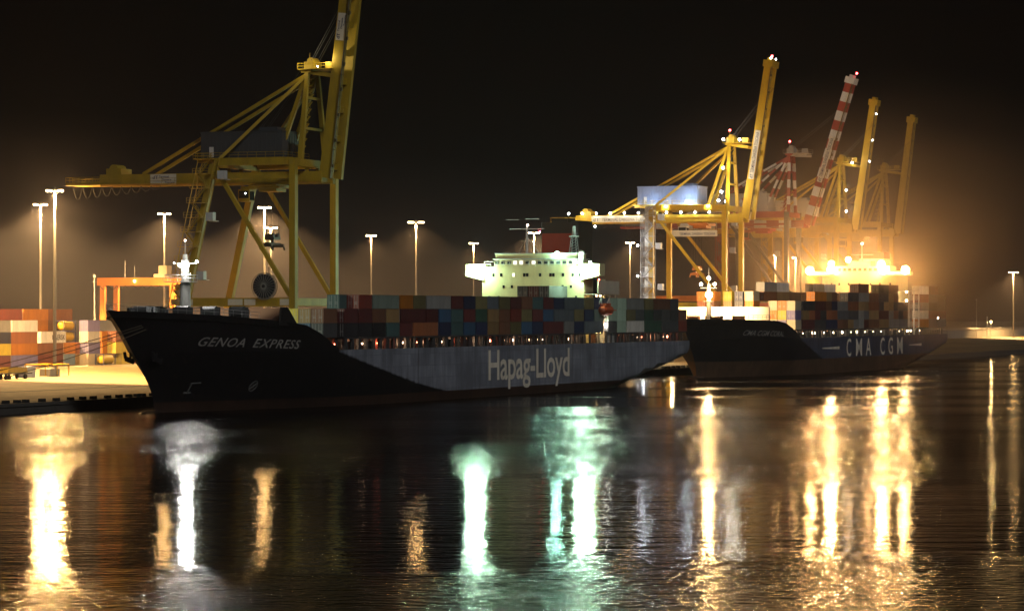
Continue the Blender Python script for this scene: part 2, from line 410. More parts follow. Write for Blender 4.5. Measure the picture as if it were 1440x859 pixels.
def bulbous_bow(root, mat):
    mb = MB(); prof = []
    n = 12
    for k, (s, r, zc) in enumerate([(-134.8,.05,-1.1),(-134.3,1.0,-1.2),(-133,1.7,-1.4),(-130,2.2,-1.7),(-124,2.4,-2.0)]):
        prof.append([(s, r*.9*math.cos(2*math.pi*i/n), zc+r*1.0*math.sin(2*math.pi*i/n)) for i in range(n)])
    for a, b in zip(prof, prof[1:]):
        for i in range(n): mb.add([a[i], a[(i+1)%n], b[(i+1)%n], b[i]], [(0,1,2,3)])
    part('bulbous_bow', mb, mat, root, smooth=True)

def deck_edge(root, s0, s1, zdeck, lamps, lampcol, gap=None):
    """outboard passage under the container rows: pedestals, coaming, rail and small lamps"""
    mb = MB(); cm = MB(); rl = MB()
    segs = [(s0,s1)] if not gap else [(s0,gap[0]),(gap[1],s1)]
    for a, b in segs:
        s = a
        while s < b-.5:
            for yy in (-15.75, -13.9):
                mb.box(s-.22, s+.22, yy-.2, yy+.2, zdeck, zdeck+2.2)
            mb.box(s-.22, s+.22, -15.95, -13.2, zdeck+1.95, zdeck+2.25)
            if int((s-a)/3.25) % 3 == 1: mb.box(s+.6, s+1.7, -14.8, -13.4, zdeck, zdeck+1.5)
            s += 3.25
        mb.box(a-.3, b+.3, -15.95, -15.6, zdeck+1.97, zdeck+2.23)
        mb.box(a-.3, b+.3, -14.0, -13.65, zdeck+1.97, zdeck+2.23)
        cm.box(a-.3, b+.3, -13.2, 13.2, zdeck, zdeck+2.2)
    rl.rail([(s0-2,-15.98,zdeck),(s1+4,-15.98,zdeck)], 1.0, 2.2, .03)
    part('container_pedestals', mb, dk_grey, root); part('hatch_coaming', cm, brown_p, root); part('deck_rail', rl, dk_grey, root)
    for s, y, z, col, st, r in lamps: bulb(root, (s, y, z), r, col, st, 'deck_lamp', sz=.7)

def win_row(root, x, ys, z0, z1, w, mat, name='window'):
    for y in ys:
        part(name, MB().box(x-.06, x+.03, y-w/2, y+w/2, z0, z1), mat(y) if callable(mat) else mat, root)

# ---------------------------------------------------------------- nearer ship
ship = thing('container_ship', 'large container ship nearest the camera, black bow, grey-blue side with huge white lettering', 'ship', 0, 16.1, 0)
g_mat = hull_material('grey blue and black hull', (.27,.295,.36), (.007,.007,.009), (.05,.026,.017), 1.75,
                      [(0,-28),(1.9,-37.5),(3.6,-51),(6.35,-67),(8.3,-78),(10.0,-87),(10.3,-60),(20,-60)][0:6] + [(14,-80),(20,-60)])
ZD = 10.3
hbG, treeG = make_hull(ship, g_mat, 121, 17.4, ZD, [(-147,17.5),(-125,16.6),(-107,15.4),(-99,14.6),(-87,10.3)])
bulbous_bow(ship, g_mat)
for w_, a0, wd in (('GENOA', 0, 9.6), ('EXPRESS', 11.6, 12.4)):
    lettering('bow_lettering', w_, 2.15, lambda a, b, a0=a0: on_port(treeG, -126.5+a0+a, 11.4-(a0+a)*.03+b), grey_letter, ship, width=wd, shear=.22, offset=.02, spacing=1.12)
lettering('side_lettering', 'Hapag-Lloyd', 8.6, lambda a, b: (-13.6+a, -16.18, 3.45+b), hapag_letter, ship, width=48.5, offset=.13, spacing=.97)
# painted marks on the bow: bulb symbol and thruster symbol
mk = MB()
for (sa, za, sb, zb, w) in ((-123.0,3.3,-123.0,5.0,.3),(-123.2,4.9,-121.2,5.0,.22),(-123.7,3.3,-122.3,3.3,.3)):
    a = on_port(treeG, sa, za, .07); b = on_port(treeG, sb, zb, .07); mk.beam(a, b, .05, w) 
part('hull_mark', mk, mark_letter, ship)
mk = MB(); c0 = (-109.3, 4.2)
for k in range(16):
    t0, t1 = 2*math.pi*k/16, 2*math.pi*(k+1)/16
    mk.beam(on_port(treeG, c0[0]+.85*math.cos(t0), c0[1]+.85*math.sin(t0), .07), on_port(treeG, c0[0]+.85*math.cos(t1), c0[1]+.85*math.sin(t1), .07), .05, .16)
for t0 in (.7, 2.2):
    mk.beam(on_port(treeG, c0[0]+.85*math.cos(t0), c0[1]+.85*math.sin(t0), .07), on_port(treeG, c0[0]-.85*math.cos(t0), c0[1]-.85*math.sin(t0), .07), .05, .2)
part('hull_mark', mk, mark_letter, ship)
# anchors
for sd in (-1, 1):
    yy = sd*(hbG(-132.5, 9.6)+.25); am = MB()
    am.beam((-132.6,yy,11.6),(-132.9,yy*1.0,8.9),.3,.3); am.beam((-134.2,yy+sd*.2,9.3),(-131.4,yy+sd*.2,8.7),.35,.8)
    am.beam((-134.2,yy+sd*.2,9.3),(-134.4,yy+sd*.25,10.4),.25,.5); am.beam((-131.4,yy+sd*.2,8.7),(-131.0,yy+sd*.25,9.8),.25,.5)
    part('anchor', am, black_p, ship)
# breakwater, forecastle gear, rails
bw = MB(); bw.prism([(-109.5,14.2),(-107.0,14.2),(-103.2,17.9),(-104.2,17.9)], 'y', -13.0, 13.0)
for y in range(-12, 13, 4): bw.box(-104.5, -102.5, y-.15, y+.15, 14.2, 16.6)
part('breakwater', bw, brown_p, ship)
for y in (-15.15, 14.75): part('bulwark_wing', MB().prism([(-110.5,14.9),(-103.0,14.6),(-107.5,18.0),(-110.0,18.0)], 'y', y, y+.4), black_p, ship)
for s, y in ((-126,-4),(-126,4),(-119.5,-6),(-119.5,6),(-112.5,-8),(-112.5,8)):
    wn = MB(); wn.tube((s,y-1.2,17.2),(s,y+1.2,17.2),.95,n=12); wn.box(s-.9,s+.9,y-1.5,y-1.2,15.2,18.0); wn.box(s-.9,s+.9,y+1.2,y+1.5,15.2,18.0)
    wn.box(s-.5,s+.5,y-1.2,y+1.2,15.2,16.3); part('mooring_winch', wn, dk_grey, ship)
for s, y in ((-131,-3),(-122,-8),(-115,-10.5),(-128,5)):
    wn = MB(); wn.box(s-.5,s+1.5,y-.5,y+.5,15.2,15.7); wn.tube((s,y,15.6),(s,y,17.6),.3,n=8); wn.tube((s+1,y,15.6),(s+1,y,17.6),.3,n=8)
    part('mooring_bollard', wn, dk_grey, ship)
fr_ = MB(); pts = [(s, -hbG(s, 16.5), interp([(-147,17.5),(-125,16.6),(-107,15.4)], s)) for s in (-146,-142,-138,-133,-128,-122,-116)]
fr_.rail(pts, 1.1, 1.8, .035); fr_.rail([(p[0],-p[1],p[2]) for p in pts], 1.1, 1.8, .035)
part('bow_rail', fr_, galv, ship)
# foremast
fm = MB(); fm.tube((-117.2,0,15.6),(-117.2,0,22.5),1.05,.85,n=12); fm.tube((-117.2,0,22.5),(-117.2,0,26.2),.75,.65,n=12)
fm.box(-118.6,-115.8,-1.7,3.4,22.35,22.5); fm.tube((-117.2,0,26.2),(-117.2,0,29.4),.13,.08,n=6)
fm.tube((-117.2,0,26.2),(-117.2,0,27.2),.45,.4,n=10)
fm.rail([(-118.6,-1.7,22.5),(-118.6,3.4,22.5),(-115.8,3.4,22.5),(-115.8,-1.7,22.5),(-118.6,-1.7,22.5)], 1.1, 1.2, .04)
fm.beam((-117.2,-2.2,25.6),(-117.2,2.0,25.6),.15)
fmo = part('foremast', fm, white_p, ship, smooth=False)
for y in (-.75,.7): bulb(fmo, (-117.9,y,25.3), .34, WHITE, 60, 'floodlight')
bulb(fmo, (-117.3,-2.3,25.9), .24, (.8,1,.8), 45, 'floodlight'); bulb(fmo, (-117.2,0,29.6), .15, (1,.75,.6), 30, 'mast_light')
bulb(fmo, (-117.3,2.1,25.7), .12, (.8,1,.8), 20, 'floodlight')
spot(fmo, (-118.5,-.9,25.4), 13000, WHITE, 168, .25, .5, (-1,-.15,-.25)); point(fmo, (-119.6,-1.2,24.4), 260, WHITE, .4)
spot(fmo, (-115.6,-.3,26.4), 15000, (.88,1,.74), 96, .4, .5, (1,0,-.42))

# house
hs = MB(); hs.box(55.2,70,-12.2,12.2,ZD,24.65); hs.box(55.2,64,-11.6,11.6,24.65,27.5)
part('superstructure', hs, cream, ship)
br = MB(); br.box(55.6,64,-10.2,9.4,27.5,29.2); br.box(55.9,63,-10.0,9.2,29.2,30.4)
part('bridge', br, cream, ship)
rf = MB(); rf.box(55.3,64.3,-10.5,9.7,29.05,29.25); rf.box(55.7,63.2,-10.2,9.4,30.3,30.5)
part('bridge_roof', rf, lt_grey, ship)
for sd in (-1, 1):
    wgm = MB(); y0, y1 = sorted((sd*11.6, sd*16.1))
    wgm.prism([(sd*11.6,24.3),(sd*15.9,25.3),(sd*16.1,25.3),(sd*16.1,28.0),(sd*11.6,28.0)] if sd > 0 else [(sd*16.1,28.0),(sd*16.1,25.3),(sd*15.9,25.3),(sd*11.6,24.3),(sd*11.6,28.0)], 'x', 54.9, 58.5)
    part('bridge_wing', wgm, cream, ship)
rr_ = MB(); rr_.rail([(54.95,-11.6,27.5),(54.95,11.6,27.5)], 1.1, 1.5, .04); part('bridge_rail', rr_, white_p, ship)
lit = {3, 4, 6}
for k in range(13):
    y = 8.8 - k*1.48
    part('window', MB().box(55.5,55.63,y-.42,y+.42,27.95,28.75), lit_glass if k in lit else glass, ship)
win_row(ship, 55.2, [9.5,7.6,4.6,2.0,1.3,-1.8,-4.3,-5.0,-7.3,-9.6,-11.2], 25.2, 25.95, .55, lambda y: lit_glass if y == 4.6 else glass)
win_row(ship, 55.2, [7.0,5.0,-7.2,-9.2], 22.6, 23.25, .5, glass)
win_row(ship, 55.2, [10.5,8.2,-3.0,-5.5,-8.0,-10.4], 20.2, 20.85, .5, glass)
sd_ = MB()
for z in (13.0, 15.7, 18.4, 21.1): sd_.box(55.22,70,-15.6,-12.2,z,z+.14)
sd_.box(55.24,69.6,-15.7,-15.5,21.24,24.2); 
for s in (55.6, 59.5, 63.5, 67.5):
    sd_.box(s-.12,s+.12,-15.6,-15.36,ZD,21.1)
for z in (13.14, 15.84, 18.54): sd_.rail([(55.4,-15.55,z),(69.8,-15.55,z)], 1.05, 1.5, .035)
for k in range(4):
    z = ZD + .02 + k*2.7; sd_.beam((64.5-2.2*(k%2),-14.6,z),(62.3+2.2*(k%2),-14.6,z+2.6),.8,.12)
part('side_decks', sd_, paint('side deck paint', (.62,.54,.42), .5, .3), ship)
for z in (15.4, 18.1, 20.85, 12.7):
    for s in (56.2, 58.8): bulb(ship, (s,-14.9,z), .17, AMBER, 60, 'deck_lamp')
    point(ship, (57.5,-14.4,z-.5), 130, AMBER, .2)
bulb(ship, (55.0,-15.9,24.4), .2, (1,.08,.04), 25, 'side_light')
# funnel, masts
fn = MB(); fn.prism([(71,-3.6),(80,-3.2),(80,3.2),(71,3.6)], 'z', 24, 35.3); part('funnel', fn, house_red, ship)
fn = MB(); fn.prism([(70.9,-3.7),(80.1,-3.3),(80.1,3.3),(70.9,3.7)], 'z', 35.3, 37.8); fn.box(73,78,-2,2,37.8,38.8); 
fn.box(70.7,80.2,-5.4,-3.7,24,38.2)
part('funnel_cap', fn, black_p, ship)
mm = MB(); mm.tube((60,3.2,30.4),(60,3.2,37.2),.35,.2,n=8)
for dy, ds in ((-2.6,0),(2.6,0)): mm.tube((60+1.5,3.2+dy,30.4),(60,3.2,34.2),.14,n=6)
mm.box(59.6,60.6,-.8,7.2,36.0,36.15); mm.box(59.4,60.8,1.9,4.5,33.2,33.35); mm.beam((59.8,.2,38.3),(59.8,3.4,38.3),.2,.12); mm.beam((59.8,5.2,38.2),(59.8,8.0,38.2),.18,.1)
mmo = part('main_mast', mm, lt_grey, ship); bulb(mmo, (59.5,2.8,36.9), .2, (1,.75,.55), 40, 'mast_light'); bulb(mmo, (59.4,-.2,35.4), .16, (1,.04,.08), 70, 'mast_light')
rm = MB()
for sy in (-1,1):
    for sx in (-1,1): rm.tube((60+sx*.9,-8.2+sy*.9,30.4),(60+sx*.45,-8.2+sy*.45,34.2),.09,n=5)
for k in range(6):
    z = 30.6+k*.62; w = .9-.45*(z-30.4)/3.8
    for sx, sy, ex, ey in ((-1,-1,1,-1),(-1,1,-1,-1)): rm.tube((60+sx*w,-8.2+sy*w,z),(60+ex*w,-8.2+ey*w,z+.6),.05,n=4)
rm.tube((60,-8.2,34.2),(60,-8.2,34.4),1.2,n=12); rm.tube((60,-8.2,34.4),(60,-8.2,36.6),.55,.35,n=10)
part('radar_mast', rm, lt_grey, ship)
dm = MB(); dm.tube((57,-10.9,28),(57,-10.9,30.2),.75,.6,n=12); dm.ball((57,-10.9,30.4),.75); part('satellite_dome', dm, white_p, ship)
# bridge floodlights
for y in (14.9, 13.9, 12.9, 11.9): bulb(ship, (54.5, y, 27.2), .66, GREENISH, 90, 'floodlight')
for y in (-11.2,-12.4,-13.4,-14.4): bulb(ship, (54.5, y, 26.9), .66, GREENISH, 90, 'floodlight')
bulb(ship, (54.9,-6.0,30.15), .62, (.45,1,.75), 70, 'floodlight')
bulb(ship, (54.7,-13.9,28.3), .3, GREENISH, 60, 'floodlight')
for y in (14.2, 12.2, -11.8, -13.8):
    point(ship, (53.6, y, 27.0), 4200, (.62,1,.66), .5)
    spot(ship, (54.0, y, 27.1), 17000, GREENISH, 132, .5, .5, (-1,0,-.55))
point(ship, (54.2,-6.0,30.2), 260, (.4,1,.72), .4); spot(ship, (54.4,-6.0,30.2), 13000, (.42,1,.74), 150, .5, .4, (-1,0,-.3))

LAMPS = []
s = -84.0; k = 0
while s < 118:
    if not (52 < s < 60):
        big = k % 3 == 2
        LAMPS.append((s, -13.6, ZD+1.0, (1,.62,.36) if k % 5 else (1,.2,.1), 44 if big else 28, .34 if big else .18))
    s += 3.25*(1 if k % 2 else 1.4); k += 1
deck_edge(ship, -84, 118, ZD, LAMPS, AMBER, gap=(52.5, 60.5))

# ---------------------------------------------------------------- containers
C = {'black':(.02,.02,.024),'navy':(.022,.03,.075),'blue':(.035,.085,.16),'teal':(.06,.12,.12),'maroon':(.11,.025,.025),'red':(.20,.038,.025),
     'brown':(.17,.075,.04),'orange':(.50,.17,.012),'tan':(.30,.19,.08),'olive':(.16,.14,.06),'yellow':(.55,.42,.04),'slate':(.10,.12,.14),
     'grey':(.21,.21,.20),'grey green':(.15,.19,.16),'pale green':(.38,.52,.40),'white':(.66,.64,.58),'violet':(.21,.19,.40),'beige':(.48,.40,.27),
     'dark green':(.03,.075,.05),'dark grey':(.055,.057,.06),'pale blue':(.22,.32,.42),'rust':(.27,.09,.035)}
WORD = {'navy':'navy blue','tan':'tan brown','slate':'slate grey','rust':'rust orange','teal':'dark teal','violet':'violet blue'}
def cmat(c): return paint(c+' container paint', C[c], .5, .6, scale=.55, vary=.28, dirtcol=tuple(x*.5+.02 for x in C[c]))
_cm = {}
def container_mesh(L, H):
    if (L, H) in _cm: return _cm[(L, H)]
    mb = MB(); w = 1.219; a = L/2; p = .15
    for sx in (-1,1):
        for sy in (-1,1): mb.box(*sorted((sx*a, sx*(a-p))), *sorted((sy*w, sy*(w-p))), 0, H)
    for sy in (-1,1):
        for z0, z1 in ((0,.16),(H-.12,H)): mb.box(-a+p, a-p, *sorted((sy*w, sy*(w-.12))), z0, z1)
    for sx in (-1,1):
        for z0, z1 in ((0,.16),(H-.14,H)): mb.box(*sorted((sx*a, sx*(a-.12))), -w+p, w-p, z0, z1)
    n = int(round((L-2*p)/.56)); dx = (L-2*p)/n
    for sy in (-1,1):                                         # corrugated sides
        pr = []
        for k in range(n):
            x = -a+p+k*dx
            pr += [(x,.06),(x+.3*dx,.06),(x+.5*dx,.012),(x+.8*dx,.012)]
        pr.append((a-p,.06))
        for (x0,d0),(x1,d1) in zip(pr, pr[1:]):
            q = [(x0,sy*(w-d0),.16),(x1,sy*(w-d1),.16),(x1,sy*(w-d1),H-.12),(x0,sy*(w-d0),H-.12)]
            mb.add(q, [(0,1,2,3)] if sy < 0 else [(3,2,1,0)])
    mb.box(-a+.05, a-.05, -w+.05, w-.05, H-.08, H-.04); mb.box(-a+.05, a-.05, -w+.05, w-.05, .1, .14)
    mb.add([(a-.06,-w+p,.16),(a-.06,w-p,.16),(a-.06,w-p,H-.14),(a-.06,-w+p,H-.14)], [(0,1,2,3)])
    mb.add([(-a+.07,-w+p,.16),(-a+.07,-w+p,H-.14),(-a+.07,w-p,H-.14),(-a+.07,w-p,.16)], [(0,1,2,3)])
    for y in (-.85,-.35,.35,.85): mb.tube((-a+.04,y,.1),(-a+.04,y,H-.1),.028,n=5,mi=1)
    mb.box(-a+.03,-a+.06,-.02,.02,.16,H-.14)
    for y in (-.6,.6):
        for z in (.9, 1.15): mb.box(-a+.015,-a+.05,y-.3,y+.3,z,z+.05,mi=1)
    me = mb.mesh('container', [cmat('grey'), galv]); _cm[(L,H)] = me; return me
def container(s, t, z, L, c, label, group, H=2.59, name='shipping_container'):
    o = link(name, container_mesh(L, H), None, W(s+R.uniform(-.09,.09), t+R.uniform(-.05,.05), z), ROT+R.uniform(-.004,.004))
    o.material_slots[0].link = 'OBJECT'; o.material_slots[0].material = cmat(c)
    tag(o, label, 'container', group); return o
ORD = ['first','second','third','fourth','fifth','sixth','seventh','eighth','ninth','tenth','eleventh','twelfth','thirteenth','fourteenth','fifteenth',
       'sixteenth','seventeenth','eighteenth','nineteenth','twentieth','twenty-first','twenty-second','twenty-third','twenty-fourth','twenty-fifth','twenty-sixth','twenty-seventh','twenty-eighth','twenty-ninth','thirtieth']
TIER = ['bottom','second','third','fourth','fifth','sixth']
def lab(c, tier, k, where): return '%s container in %s tier, %s stack %s' % (WORD.get(c, c), TIER[tier], ORD[k], where)
Z1 = 12.58; HT = 2.6
# forward port-side rows of the nearer ship: (tier -> colours from the bow; a pair "a*" is one 40-foot box)
ROWS = {0: 'black black black teal maroon rust* navy teal blue navy tan brown olive blue navy maroon* grey navy slate*',
        1: 'maroon maroon brown tan maroon* maroon blue teal maroon dark_green tan brown red olive maroon blue slate* olive navy grey_green',
        2: '- red grey_green* orange olive grey* maroon navy olive slate olive maroon brown teal maroon navy slate* olive navy slate'}
S0 = -85.0; PITCH = 6.52
def row(tier, text, s0, t, where, group, pitch=PITCH, z1=Z1, gap_every=2):
    k = 0
    for w in text.split():
        long = w.endswith('*'); c = w.rstrip('*').replace('_', ' ')
        n = 2 if long else 1
        if c != '-':
            L = 12.19 if long else 6.06
            container(s0+(k+n/2)*pitch, t, z1+HT*tier, L, c, lab(c, tier, k, where), group, name='shipping_container')
        k += n
GA = 'containers stacked along the near side of the nearer ship'
for tr, tx in ROWS.items(): row(tr, tx, S0, 1.45, 'from the bow on the nearer ship', GA)
# second row in from the rail (seen through the gaps and above lower stacks)
for tr in (0, 1, 2):
    row(tr, ' '.join(R.choice(['black','navy','maroon','slate','teal','brown'])+'*' for _ in range(10)), S0+3, 3.95, 'of the nearer ship inner row', 'containers in the second row of the nearer ship', z1=Z1+.0)
# aft port rows
AFT = {0: 'dark_grey pale_green white* dark_green* dark_grey* red', 1: 'pale_green pale_green olive dark_grey dark_green dark_grey dark_grey dark_grey maroon'.replace('maroon','brown'), 2: 'pale_green pale_green grey* olive brown* dark_grey'}
for tr, tx in AFT.items(): row(tr, tx, 61.2, 1.45, 'behind the bridge of the nearer ship', 'containers behind the bridge of the nearer ship')
# bow bay: fronts across the ship, two tiers
BAY1 = ['dark_grey','orange','blue','black','yellow','yellow','blue','yellow','navy','slate','olive','blue']
bay_top = ['blue','dark_grey','pale_green','yellow','tan','maroon']
front = ['brown','tan','yellow','pale green','dark grey','blue','yellow','blue','yellow','yellow','blue','orange']
frontlow = ['dark grey','blue','olive','slate','dark grey','black','black','navy','black','dark grey','maroon','black']
for k in range(12):
    t = 2.2+k*2.5; sx = -92.5+6.06/2+ (0 if k < 6 else 0)
    container(sx, t, Z1+HT, 6.06, front[k], '%s container, %s from the right in the top row of the bow stack' % (front[k], ORD[k]), 'containers across the bow of the nearer ship')
    if k < 8: container(sx, t, Z1, 6.06, frontlow[k], '%s container, %s from the right in the lower row of the bow stack' % (frontlow[k], ORD[k]), 'containers across the bow of the nearer ship')
# tall stack before the bridge
for k, c in enumerate(('dark grey','maroon','dark grey')):
    container(49.3, 9.0+k*2.5, Z1+HT*3, 12.19, c, '%s container on the raised stack before the bridge, %s from the right' % (c, ORD[k]), 'raised containers before the bridge of the nearer ship')
    for tr in range(3): container(49.3, 9.0+k*2.5, Z1+HT*tr, 12.19, R.choice(['navy','maroon','slate']), 'container under the raised stack before the bridge, %s tier, %s row' % (TIER[tr], ORD[k]), 'raised containers before the bridge of the nearer ship')
# lifeboat
lb = thing('lifeboat', 'enclosed dark orange lifeboat hanging beside the bridge house of the nearer ship', 'lifeboat', 58.0, -.4, 17.6)
m_ = MB(); n = 10; rings = []
for x, r, zc in ((-3.7,.1,.3),(-3.3,.7,.1),(-2.2,1.15,0),(0,1.3,0),(2.2,1.15,0),(3.3,.7,.1),(3.7,.1,.3)):
    rings.append([(x, r*math.cos(2*math.pi*i/n), zc+r*.95*math.sin(2*math.pi*i/n)) for i in range(n)])
for a, b in zip(rings, rings[1:]):
    for i in range(n): m_.add([a[i],a[(i+1)%n],b[(i+1)%n],b[i]], [(3,2,1,0)])
part('boat_hull', m_, lifeboat_m, lb, smooth=True)
m_ = MB().box(-2,1.5,-.7,.7,1.1,1.55); m_.box(-3.4,3.4,-1.33,-1.25,-.1,.1); part('canopy', m_, lifeboat_m, lb)
dv = MB()
for s in (55.3, 60.8): dv.beam((s,-14.0,15.8),(s,-16.4,20.2),.3); dv.beam((s,-16.4,20.2),(s,-16.5,18.9),.12)
part('davit', dv, white_p, ship)
# low white deck house and vent posts by the gap
dh = MB(); dh.box(60.6,68,-15.3,-13.4,ZD,12.4); part('deck_house', dh, white_p, ship)
vp = MB(); vp.box(61.6,62.6,-13.0,-12.0,20.4,25.3); part('vent_post', vp, black_p, ship)
bulb(ship, (61.0,-15.2,14.3), .28, WHITE, 60, 'deck_lamp'); point(ship, (60.6,-15.9,14.3), 420, (1,.95,.8), .3)

# ---------------------------------------------------------------- farther ship
OFF = 306.5
ship2 = thing('container_ship', 'farther navy blue container ship with widely spaced white letters and blazing amber lamps', 'ship', OFF, 16.1, 0)
c_mat = hull_material('navy hull with shaded bow', (.085,.10,.155), (.02,.02,.026), (.13,.075,.045), 4.2, [(0,-40),(4,-62),(8,-78),(10.2,-86),(14,-80),(20,-60)])  # dark bow here is shade painted into the hull colour
hbC, treeC = make_hull(ship2, c_mat, 91.5, 15.4, 10.2, [(-147,15.5),(-125,15.3),(-107,15.0),(-97,14.0),(-85,10.2)], step=(-107,-85))
bulbous_bow(ship2, c_mat)
lettering('bow_name', 'CMA CGM CORAL', 2.0, lambda a, b: on_port(treeC, -120.0+a, 11.1-a*.02+b), grey_letter, ship2, width=20.0, shear=.2, offset=.012)
for ch, sx, wd in (('C',-37,5.1),('M',-26.4,6.9),('A',-15,6.2),('C',2.2,5.3),('G',12.2,5.4),('M',23.1,6.9)):
    lettering('side_lettering', ch, 7.2, lambda a, b, sx=sx: (sx+a, -16.2, 4.6+b), hapag_letter, ship2, width=wd, offset=.05)
for a, b in ((-63, -45), (38.6, 55)): part('side_stripe', MB().prism([(a,7.0),(b,6.7),(b,7.5),(a,7.2)], 'y', -16.2, -16.1), hapag_letter, ship2)
bw = MB(); bw.box(-107.5,-106.6,-13.5,12.0,14.0,18.6); bw.box(-107.9,-107.5,-13.5,12,14.9,15.2)
part('breakwater', bw, paint('pale breakwater', (.62,.57,.45), .5, .25), ship2)
fm = MB(); fm.tube((-118,0,14),(-118,0,24.6),.75,.45,n=10); fm.beam((-118,-2.2,23.6),(-118,2.2,23.6),.2); fm.box(-118.8,-117.2,-1.2,1.2,20.0,20.15); fm.tube((-118,0,24.6),(-118,0,29),.12,n=5)
fmo2 = part('foremast', fm, white_p, ship2)
bulb(fmo2, (-118.9,-.3,21.8), .95, AMBER, 70, 'floodlight'); bulb(fmo2, (-118.9,-1.9,24.6), .4, (1,.8,.5), 70, 'floodlight'); bulb(fmo2, (-118.9,1.9,24.6), .4, (1,.8,.5), 60, 'floodlight')
bulb(fmo2, (-118,0,26.2), .45, (1,.85,.6), 60, 'floodlight')
spot(fmo2, (-119.9,-.3,21.8), 26000, (1,.58,.22), 168, .25, .8, (-1,-.15,-.2)); point(fmo2, (-121,-.3,21), 1200, (1,.58,.22), .8); spot(fmo2, (-116.4,.3,24.6), 130000, (1,.64,.30), 116, .4, .6, (1,0,-.3))
for s, y in ((-124,-4),(-122,3),(-114,-7),(-112.5,6),(-115.5,0)):
    gear = MB(); gear.box(s-.5,s+.5,y-1.2,y+1.2,14,15); gear.tube((s,y-1.2,15.4),(s,y+1.2,15.4),.8,n=10); gear.box(s-1,s+1,y-1.5,y-1.2,14,16.2); gear.box(s-1,s+1,y+1.2,y+1.5,14,16.2); part('mooring_winch', gear, brown_p, ship2)
gear = MB(); gear.rail([(s_, -hbC(s_,15), 15.3) for s_ in (-144,-138,-130,-122,-114,-108)], 1.1, 2, .05)
part('bow_rail', gear, brown_p, ship2)
HX = 40.0
hs = MB(); hs.box(HX,HX+14,-12.0,12.0,10.2,28.6); part('superstructure', hs, cream, ship2)
br = MB(); br.box(HX+.5,HX+9,-9.5,9.5,28.6,31.6); br.box(HX+2,HX+8,-3.0,4.2,31.6,33.2); part('bridge', br, cream, ship2)
for sd in (-1,1):
    y0,y1 = sorted((sd*9.5,sd*16.1)); part('bridge_wing', MB().box(HX-.2,HX+3.5,y0,y1,28.65,29.9).box(HX-2.8,HX-.2,*sorted((sd*7.2,sd*16.1)),28.65,28.9), cream, ship2)
for k in range(11): part('window', MB().box(HX+.4,HX+.53,8.3-k*1.66-.5,8.3-k*1.66+.5,30.1,31.0), glass, ship2)
for z in (25.6, 22.8, 20.0): win_row(ship2, HX, [9,6.5,3.5,0,-3.5,-6.5,-9.8], z, z+.75, .55, glass)
fn = MB(); fn.prism([(HX+15,-4),(HX+24,-3.6),(HX+24,3.6),(HX+15,4)], 'z', 26, 34.2); part('funnel', fn, white_p, ship2)
fn = MB(); fn.prism([(HX+14.9,-4.1),(HX+24.1,-3.7),(HX+24.1,3.7),(HX+14.9,4.1)], 'z', 34.2, 36.2); part('funnel_cap', fn, house_red, ship2)
mm = MB(); mm.tube((HX+5,.5,33.2),(HX+5,.5,38.5),.3,.15,n=6); mm.box(HX+4.5,HX+5.5,-3,4,35.2,35.35); part('main_mast', mm, white_p, ship2)
bulb(ship2, (HX+5,.5,38.7), .3, (1,.8,.6), 35, 'mast_light')
sd_ = MB()
for z in (13.0,15.7,18.4,21.1,23.8): sd_.box(HX+.2,HX+14,-15.8,-12.0,z,z+.15); sd_.rail([(HX+.3,-15.75,z+.15),(HX+13.8,-15.75,z+.15)],1.0,2,.04)
for s in (HX+.5,HX+7,HX+13.5): sd_.box(s-.15,s+.15,-15.8,-15.5,10.2,23.8)
part('side_decks', sd_, white_p, ship2)
for z in (15.4,18.1,20.8,23.5):
    bulb(ship2, (HX+1.5,-14.6,z), .3, (1,.75,.45), 60, 'deck_lamp'); point(ship2, (HX+2.5,-14.2,z-.5), 420, (1,.75,.45), .3)
for y, z, r in ((15.4,30.2,.75),(8.6,30.6,.7),(8.4,32.4,.55),(3.0,33.6,.5),(-8.2,30.4,.8),(-7.6,32.2,.65),(-15.2,30.3,.75)):
    bulb(ship2, (HX-2.4, y, z), r*1.7, (1,.55,.19), 130, 'floodlight')
for y, z, w in ((15.0,30.2,70000),(8.4,31.2,75000),(-8.0,31.0,95000),(-15.0,30.2,75000)):
    spot(ship2, (HX-3.3, y, z), w*1.9, (1,.56,.20), 150, .3, .8, (-1,0,-.55)); point(ship2, (HX-2.6, y, z), 300, (1,.56,.20), .7)
point(ship2, (HX+7,-1,40), 9000, (1,.52,.2), 1.0)  # added point with no fixture, brightens the mist overhead
L2 = []; s = -84; k = 0
while s < 88:
    if not (HX-3 < s < HX+2): L2.append((s,-13.6,11.4,(1,.78,.5),50 if k%3==1 else 30,.42 if k%3==1 else .26))
    s += 5.2; k += 1
deck_edge(ship2, -84, 88, 10.2, L2, AMBER, gap=(HX, HX+12))
point(ship2, (79,-15.3,15), 500, (1,.8,.5), .4); bulb(ship2, (79,-15.6,15.4), .4, (1,.85,.6), 50, 'deck_lamp')
GC = 'containers on the farther ship'
def crow(tier, text, s0, t, where, group, z1=12.5): row(tier, text, OFF+s0, t, where, group, 6.5, z1)
